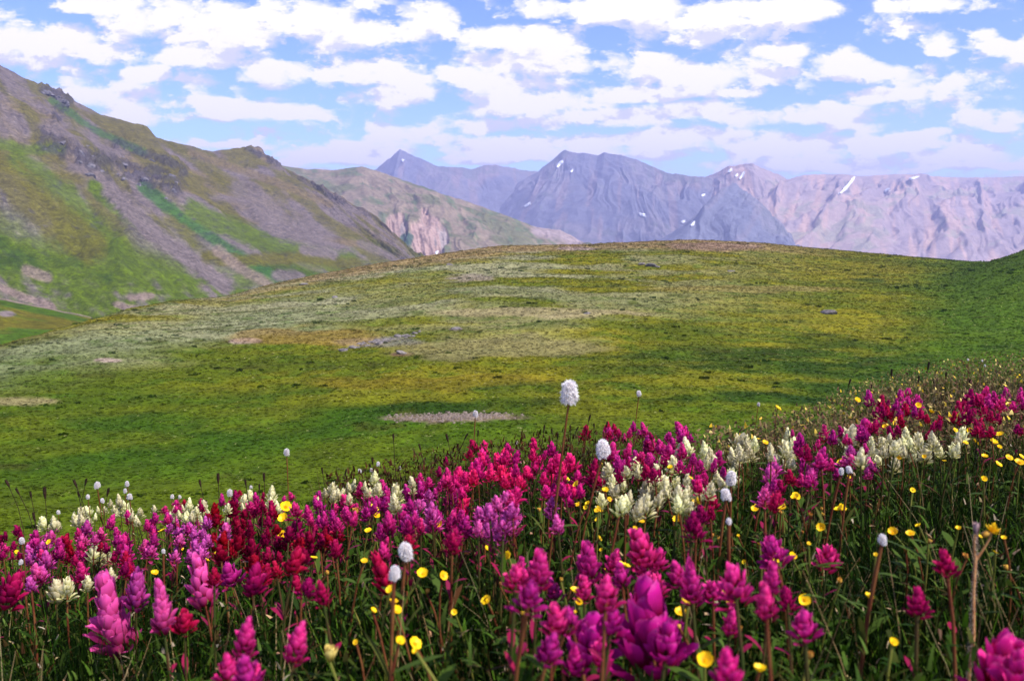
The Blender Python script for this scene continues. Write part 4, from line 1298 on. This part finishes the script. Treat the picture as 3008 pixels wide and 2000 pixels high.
# feathery leaflets and small leaves held up among the stems, some painted as sunlit
stuff('small_leaves', [lift(blades(0, scatter(42000, .42, 5), .008, .022, .0018, .0042, colmix((.010, .036, .002), (.045, .11, .005), (.10, .16, .03), (.04, .008, .005), (.006, .022, .001)), 1.2, .8, 4), .03, .20),
                       lift(blades(0, scatter(2200, .6, 5), .005, .011, .002, .004, colmix((.5, .42, .30), (.42, .22, .12), (.6, .45, .2)), 1.2, .8, 4), .08, .20)], M_GRASS)
# the dry, pinkish seed heads at the far right of the bank
def dry_xy(n):
    x, y = scatter(n, 2.3, 6.0, 1.1)
    a = x / y
    k = (a > .10) & (NR.uniform(0, 1, len(x)) < sstep(.08, .25, a))
    return x[k], y[k]


dx1 = dry_xy(40000)
v1 = lift(blades(0, dx1, .010, .022, .005, .010, colmix((.26, .19, .07), (.20, .08, .06), (.30, .24, .10), (.10, .05, .03), (.08, .10, .01)), 1.0, .9, 4), .13, .23)
v2 = blades(0, dry_xy(20000), .12, .22, .0012, .0024, colmix((.20, .13, .05), (.12, .05, .03), (.1, .1, .02)), .3, .5)
v3 = lift(blades(0, dry_xy(2600), .010, .018, .007, .012, colmix((.80, .52, .03), (.75, .60, .20)), 1.2, .5, 4), .18, .24)
def crest_xy(n):
    a = NR.uniform(-.22, .30, n); y = NR.uniform(2.05, 3.0, n) + 1.3 * sstep(.1, .3, a)
    return a * y, y


v4 = lift(blades(0, crest_xy(9000), .010, .022, .003, .007, colmix((.06, .014, .010), (.10, .03, .015), (.025, .012, .006), (.03, .03, .004)), 1.0, .9, 4), .10, .25)
v5 = blades(0, crest_xy(6000), .14, .27, .0010, .0022, colmix((.035, .012, .008), (.02, .02, .003), (.06, .03, .01)), .25, .4)
stuff('dry_vegetation', [v1, v2, v3, v4, v5], M_GRASS)

# ---- turf tufts over the whole meadow hill, coloured by what grows where
def turf(n):
    u = NR.uniform(-40, 1064, n); a = (u - W / 2) / F * 1.01
    q = NR.uniform(0, 1, n)
    # spread evenly over the picture height of the slope: uniform in 1/y
    y = 1 / (q * (1 / 30. - 1 / 320.) + 1 / 320.)
    y2 = NR.uniform(30, 320, n); y = np.where(NR.uniform(0, 1, n) < .72, y2, y)
    x = a * y
    z = ground(x, y)
    c = meadow_col(x, y, z)
    k = NR.uniform(0, 1, (n, 1))
    c = c * np.where(k < .25, .82, np.where(k > .85, 1.25, 1.04))
    c = np.where(NR.uniform(0, 1, (n, 1)) < .006, c * .3 + np.array([[.05, .03, .02]]), c)
    X, Y = project(x, y, z)
    fl = NR.uniform(0, 1, n) < .035 * sstep(560, 760, Y) * sstep(-400, 1500, X)
    c = np.where(fl[:, None], np.array([[.55, .52, .22]]), c)
    s = np.where(fl, .05, NR.uniform(.03, .08, n)) * (y / 60.)**.6
    w = s * NR.uniform(1.6, 3.6, n); s = s * .75
    Vs = []; Cs = []
    for j in range(3):
        az = NR.uniform(0, 2 * np.pi, n)
        ox = np.cos(az) * w; oy = np.sin(az) * w
        p = np.stack([x, y, z - .02], 1)
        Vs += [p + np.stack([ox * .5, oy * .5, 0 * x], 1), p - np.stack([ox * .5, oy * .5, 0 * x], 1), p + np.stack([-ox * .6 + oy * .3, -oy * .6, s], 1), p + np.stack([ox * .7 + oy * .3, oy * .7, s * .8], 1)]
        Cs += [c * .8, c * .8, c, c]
    V = np.stack(Vs, 1).reshape(-1, 3); C = np.stack(Cs, 1).reshape(-1, 3)
    return V, np.arange(len(V)).reshape(-1, 4), C


def tussocks(n):
    u = NR.uniform(-40, 1064, n * 6); a = (u - W / 2) / F * 1.01
    y = NR.uniform(32, 300, n * 6); x = a * y
    k = fbm(x / 11., y / 5., 4, 801) + NR.uniform(-.12, .12, len(x)) > .60
    x, y = x[k][:n], y[k][:n]; n = len(x)
    z = ground(x, y)
    s = NR.uniform(.08, .22, n) * (y / 60.)**.4
    c = meadow_col(x, y, z) * NR.uniform(.5, .85, (n, 1)) * np.array([[.8, 1., .8]])
    Vs = []; Cs = []
    for j in range(7):
        az = NR.uniform(0, 2 * np.pi, n); w = s * NR.uniform(.5, 1.3, n); r = s * NR.uniform(0, 1.3, n); az2 = NR.uniform(0, 6.28, n)
        p = np.stack([x + r * np.cos(az2) * 1.6, y + r * np.sin(az2), z - .03], 1)
        ox, oy = np.cos(az) * w, np.sin(az) * w
        Vs += [p + np.stack([ox, oy, 0 * x], 1), p - np.stack([ox, oy, 0 * x], 1), p + np.stack([-ox * .7 + oy * .5, -oy * .7, s * NR.uniform(.6, 1.2, n)], 1), p + np.stack([ox * .5 + oy * .5, oy * .7, s], 1)]
        Cs += [c * .8, c * .8, c, c * 1.2]
    V = np.stack(Vs, 1).reshape(-1, 3); C = np.stack(Cs, 1).reshape(-1, 3)
    return V, np.arange(len(V)).reshape(-1, 4), C


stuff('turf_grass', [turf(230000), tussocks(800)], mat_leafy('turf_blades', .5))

gx = []; 
for _ in range(600):
    X = R.gauss(1045, 70); Y = R.gauss(960, 4.5) - (X - 1045) * .012
    if abs(X - 1045) > 160: continue
    p = gpoint(X, Y)
    if p: gx.append(p)
V = []; Fc = []; C = []
for p in gx:
    s = R.uniform(.03, .13); i0 = len(V); k = R.uniform(.75, 1.25)
    for (a, b, c_) in ((-1, -1, -.3), (1, -.8, -.3), (1.1, 1, -.3), (-.9, 1, -.3), (-.5, -.6, .6), (.6, -.4, .7), (.5, .6, .6), (-.6, .5, .5)):
        V.append((p.x + a * s * R.uniform(.7, 1.2), p.y + b * s, p.z + c_ * s)); C.append((.155 * k, .12 * k, .10 * k))
    Fc += [(i0 + 4, i0 + 5, i0 + 6, i0 + 7), (i0, i0 + 1, i0 + 5, i0 + 4), (i0 + 1, i0 + 2, i0 + 6, i0 + 5), (i0 + 2, i0 + 3, i0 + 7, i0 + 6), (i0 + 3, i0, i0 + 4, i0 + 7)]
stuff('gravel', [(np.array(V), np.array(Fc), np.array(C))], mat_leafy('gravel_stone', 0.))
# ------------------------------------------------------------------ light, sky and clouds, air
SUN_EL, SUN_AZ = math.radians(50), math.radians(122)      # azimuth from +Y towards +X
sd = Vector((math.cos(SUN_EL) * math.sin(SUN_AZ), math.cos(SUN_EL) * math.cos(SUN_AZ), math.sin(SUN_EL)))
ld = bpy.data.lights.new('sun', 'SUN'); ld.energy = 5.0; ld.angle = math.radians(.53); ld.color = (1, .95, .88)
lo = link('sun', ld); lo.rotation_euler = sd.to_track_quat('Z', 'Y').to_euler()

world = bpy.data.worlds.new('World'); scene.world = world; world.use_nodes = True
nt = world.node_tree; nd = nt.nodes; lk = nt.links; nd.clear()

CL_BLOBS = [(40, 110, 130, 45), (150, 105, 170, 50), (220, 15, 130, 22), (420, 45, 190, 45), (560, 70, 190, 60), (700, 60, 160, 55), (850, 75, 110, 40), (990, 40, 115, 45),
            (470, 135, 120, 26), (330, 172, 55, 24), (260, 215, 130, 30), (350, 255, 130, 34), (500, 245, 120, 30), (620, 262, 140, 24), (720, 175, 150, 34), (840, 168, 150, 36), (930, 180, 90, 34),
            (900, 225, 110, 24), (1130, 80, 150, 30), (1260, 90, 130, 36), (1220, 140, 150, 36), (1060, 175, 60, 20), (1180, 190, 130, 34), (1230, 235, 190, 34), (1450, 20, 250, 40), (1600, 60, 250, 40), (1800, 25, 180, 34),
            (1480, 155, 110, 34), (1600, 175, 170, 34), (1760, 165, 90, 32), (1800, 120, 60, 18), (1500, 215, 260, 22), (1950, 150, 80, 40), (2030, 170, 90, 34), (2130, 190, 85, 34), (2040, 220, 150, 16),
            (2150, 10, 150, 24), (2290, 110, 80, 24), (2270, 85, 30, 18), (2300, 265, 95, 24), (2320, 292, 40, 16), (2160, 120, 40, 12),
            (920, 312, 80, 30), (1010, 325, 90, 22), (800, 335, 110, 20), (700, 350, 90, 22), (560, 335, 90, 14), (430, 330, 70, 14), (1150, 330, 130, 22), (1170, 285, 130, 20), (1350, 270, 220, 22), (1620, 255, 180, 24),
            (1850, 265, 190, 26), (1980, 285, 120, 18), (2150, 303, 50, 14), (1400, 320, 200, 20), (1650, 310, 200, 20), (1800, 345, 180, 16), (1940, 340, 60, 12), (2060, 335, 90, 12), (2200, 350, 120, 13),
            (1250, 365, 200, 18), (1500, 355, 180, 18), (1750, 380, 200, 18), (2050, 385, 250, 16), (2250, 385, 200, 12), (850, 370, 160, 16), (650, 372, 120, 12), (1050, 365, 120, 14), (1250, 345, 420, 34), (1850, 335, 420, 40), (800, 350, 230, 24), (2150, 365, 300, 22)]


def vm(nodes, op, **kw):
    n = nodes.new('ShaderNodeVectorMath'); n.operation = op
    return n


# group: direction-plane coordinates -> how much cloud
g = bpy.data.node_groups.new('cloud_amount', 'ShaderNodeTree')
g.interface.new_socket('Vector', in_out='INPUT', socket_type='NodeSocketVector')
g.interface.new_socket('Amount', in_out='OUTPUT', socket_type='NodeSocketFloat')
gn, gl = g.nodes, g.links
gi = gn.new('NodeGroupInput'); go = gn.new('NodeGroupOutput')
# slow wandering of the outlines
wn = gn.new('ShaderNodeTexNoise'); wn.noise_dimensions = '2D'; wn.inputs['Scale'].default_value = 9; wn.inputs['Detail'].default_value = 3
st = vm(gn, 'MULTIPLY'); st.inputs[1].default_value = (1, 2.0, 1)
gl.new(gi.outputs[0], st.inputs[0]); gl.new(st.outputs[0], wn.inputs['Vector'])
w1 = vm(gn, 'SUBTRACT'); w1.inputs[1].default_value = (.5, .5, .5); gl.new(wn.outputs['Color'], w1.inputs[0])
w2 = vm(gn, 'MULTIPLY_ADD'); w2.inputs[1].default_value = (.05, .022, 0); gl.new(w1.outputs[0], w2.inputs[0]); gl.new(gi.outputs[0], w2.inputs[2])
acc = None
for (X, Y, rx, ry) in CL_BLOBS:
    c = at(X, Y, 1.0); c1 = at(X + rx, Y, 1.0); c2 = at(X, Y - ry, 1.0)
    ax, az = abs(c1.x - c.x) * 1.22, abs(c2.z - c.z) * 1.28
    m = vm(gn, 'MULTIPLY_ADD'); m.inputs[1].default_value = (1 / ax, 1 / az, 0); m.inputs[2].default_value = (-c.x / ax, -c.z / az, 0)
    gl.new(w2.outputs[0], m.inputs[0])
    ln = vm(gn, 'DOT_PRODUCT'); gl.new(m.outputs[0], ln.inputs[0]); gl.new(m.outputs[0], ln.inputs[1])
    r_ = gn.new('ShaderNodeMath'); r_.operation = 'MULTIPLY_ADD'; r_.use_clamp = True
    r_.inputs[1].default_value = -1; r_.inputs[2].default_value = 1; gl.new(ln.outputs['Value'], r_.inputs[0])
    if acc is None: acc = r_.outputs[0]
    else:
        mxn = gn.new('ShaderNodeMath'); mxn.operation = 'SMOOTH_MAX'; mxn.inputs[2].default_value = .25
        gl.new(acc, mxn.inputs[0]); gl.new(r_.outputs[0], mxn.inputs[1]); acc = mxn.outputs[0]
n1 = gn.new('ShaderNodeTexNoise'); n1.noise_dimensions = '2D'; n1.inputs['Scale'].default_value = 15; n1.inputs['Detail'].default_value = 6; n1.inputs['Roughness'].default_value = .64
gl.new(st.outputs[0], n1.inputs['Vector'])
vo = gn.new('ShaderNodeTexVoronoi'); vo.voronoi_dimensions = '2D'; vo.feature = 'F1'; vo.inputs['Scale'].default_value = 17; vo.inputs['Detail'].default_value = 2
vo.inputs['Roughness'].default_value = .55
wv = vm(gn, 'MULTIPLY_ADD'); wv.inputs[1].default_value = (.10, .10, .1); gl.new(n1.outputs['Color'], wv.inputs[0]); gl.new(st.outputs[0], wv.inputs[2])
gl.new(wv.outputs[0], vo.inputs['Vector'])
s0 = gn.new('ShaderNodeMath'); s0.operation = 'MULTIPLY_ADD'; s0.inputs[1].default_value = -.75; s0.inputs[2].default_value = .30
gl.new(vo.outputs['Distance'], s0.inputs[0])
s1 = gn.new('ShaderNodeMath'); s1.operation = 'MULTIPLY_ADD'; s1.inputs[1].default_value = 2.3
gl.new(n1.outputs['Fac'], s1.inputs[0])
s1b = gn.new('ShaderNodeMath'); s1b.operation = 'ADD'; s1b.inputs[1].default_value = -.94; gl.new(s0.outputs[0], s1b.inputs[0]); gl.new(s1b.outputs[0], s1.inputs[2])
s2 = gn.new('ShaderNodeMath'); s2.operation = 'ADD'; gl.new(acc, s2.inputs[0]); gl.new(s1.outputs[0], s2.inputs[1])
gl.new(s2.outputs[0], go.inputs[0])

tc = N(nd, 'ShaderNodeTexCoord')
sx = N(nd, 'ShaderNodeSeparateXYZ'); lk.new(tc.outputs['Generated'], sx.inputs[0])
my = N(nd, 'ShaderNodeMath', operation='MAXIMUM'); my.inputs[1].default_value = .12; lk.new(sx.outputs['Y'], my.inputs[0])
dx = N(nd, 'ShaderNodeMath', operation='DIVIDE'); lk.new(sx.outputs['X'], dx.inputs[0]); lk.new(my.outputs[0], dx.inputs[1])
dz = N(nd, 'ShaderNodeMath', operation='DIVIDE'); lk.new(sx.outputs['Z'], dz.inputs[0]); lk.new(my.outputs[0], dz.inputs[1])
pv = N(nd, 'ShaderNodeCombineXYZ'); lk.new(dx.outputs[0], pv.inputs[0]); lk.new(dz.outputs[0], pv.inputs[1])


def amount(off):
    a = vm(nd, 'ADD'); a.inputs[1].default_value = off; lk.new(pv.outputs[0], a.inputs[0])
    q = nd.new('ShaderNodeGroup'); q.node_tree = g; lk.new(a.outputs[0], q.inputs[0])
    return q.outputs[0]


d0 = amount((0, 0, 0)); d1 = amount((.004, .022, 0))
den = N(nd, 'ShaderNodeMapRange', interpolation_type='SMOOTHSTEP'); den.inputs[1].default_value = .02; den.inputs[2].default_value = .66
lk.new(d0, den.inputs[0])
den.inputs[4].default_value = .97
# bases turn lavender where there is much cloud above
sh = N(nd, 'ShaderNodeMath', operation='SUBTRACT'); lk.new(d1, sh.inputs[0]); lk.new(d0, sh.inputs[1])
sm_ = N(nd, 'ShaderNodeMapRange', interpolation_type='SMOOTHSTEP'); sm_.inputs[1].default_value = -.06; sm_.inputs[2].default_value = .42
lk.new(sh.outputs[0], sm_.inputs[0])
cr = N(nd, 'ShaderNodeMix', data_type='RGBA'); cr.inputs[6].default_value = (.84, .79, .84, 1); cr.inputs[7].default_value = (.55, .54, .71, 1)
lk.new(sm_.outputs[0], cr.inputs[0])
skt = N(nd, 'ShaderNodeTexSky'); skt.sky_type = 'NISHITA'; skt.sun_disc = False
skt.sun_elevation = SUN_EL; skt.sun_rotation = SUN_AZ; skt.altitude = 3700; skt.air_density = 1.0; skt.dust_density = .6; skt.ozone_density = 1.6
b1 = N(nd, 'ShaderNodeBackground'); b1.inputs['Strength'].default_value = .15
hsv = N(nd, 'ShaderNodeHueSaturation'); hsv.inputs['Hue'].default_value = .517; hsv.inputs['Saturation'].default_value = 1.2; hsv.inputs['Value'].default_value = 1.2
lk.new(skt.outputs[0], hsv.inputs['Color']); lk.new(hsv.outputs[0], b1.inputs['Color'])
b2 = N(nd, 'ShaderNodeBackground'); b2.inputs['Strength'].default_value = 1.0; lk.new(cr.outputs[2], b2.inputs['Color'])
mxs = N(nd, 'ShaderNodeMixShader'); lk.new(den.outputs[0], mxs.inputs[0]); lk.new(b1.outputs[0], mxs.inputs[1]); lk.new(b2.outputs[0], mxs.inputs[2])
wo = N(nd, 'ShaderNodeOutputWorld'); lk.new(mxs.outputs[0], wo.inputs[0])

world.cycles.sampling_method = 'MANUAL'; world.cycles.sample_map_resolution = 256
# the air
m, nt2, nd2, lk2 = new_mat('haze_air')
o2 = N(nd2, 'ShaderNodeOutputMaterial'); pvn = N(nd2, 'ShaderNodeVolumePrincipled')
pvn.inputs['Color'].default_value = (.52, .56, 1.0, 1); pvn.inputs['Density'].default_value = HAZE; pvn.inputs['Anisotropy'].default_value = .1
lk2.new(pvn.outputs[0], o2.inputs['Volume'])
x0, x1, y0, y1, z0, z1 = -11100, 11100, -320, 11100, -177, max(max((o.matrix_world @ Vector(c)).z for c in o.bound_box) for o, _ in SURF) + 12
V = [(x, y, z) for z in (z0, z1) for y in (y0, y1) for x in (x0, x1)]
me = mesh_np('haze', V, [(0, 2, 3, 1), (4, 5, 7, 6), (0, 1, 5, 4), (2, 6, 7, 3), (0, 4, 6, 2), (1, 3, 7, 5)], m, smooth=False)
hz = tag(link('haze', me), kind='stuff')
hz.display_type = 'WIRE'

vs = scene.view_settings
vs.view_transform = 'Standard'; vs.look = 'None'; vs.exposure = 0.75; vs.gamma = 1
scene.cycles.use_denoising = True
scene.cycles.max_bounces = 6; scene.cycles.diffuse_bounces = 3; scene.cycles.transmission_bounces = 4; scene.cycles.volume_bounces = 0
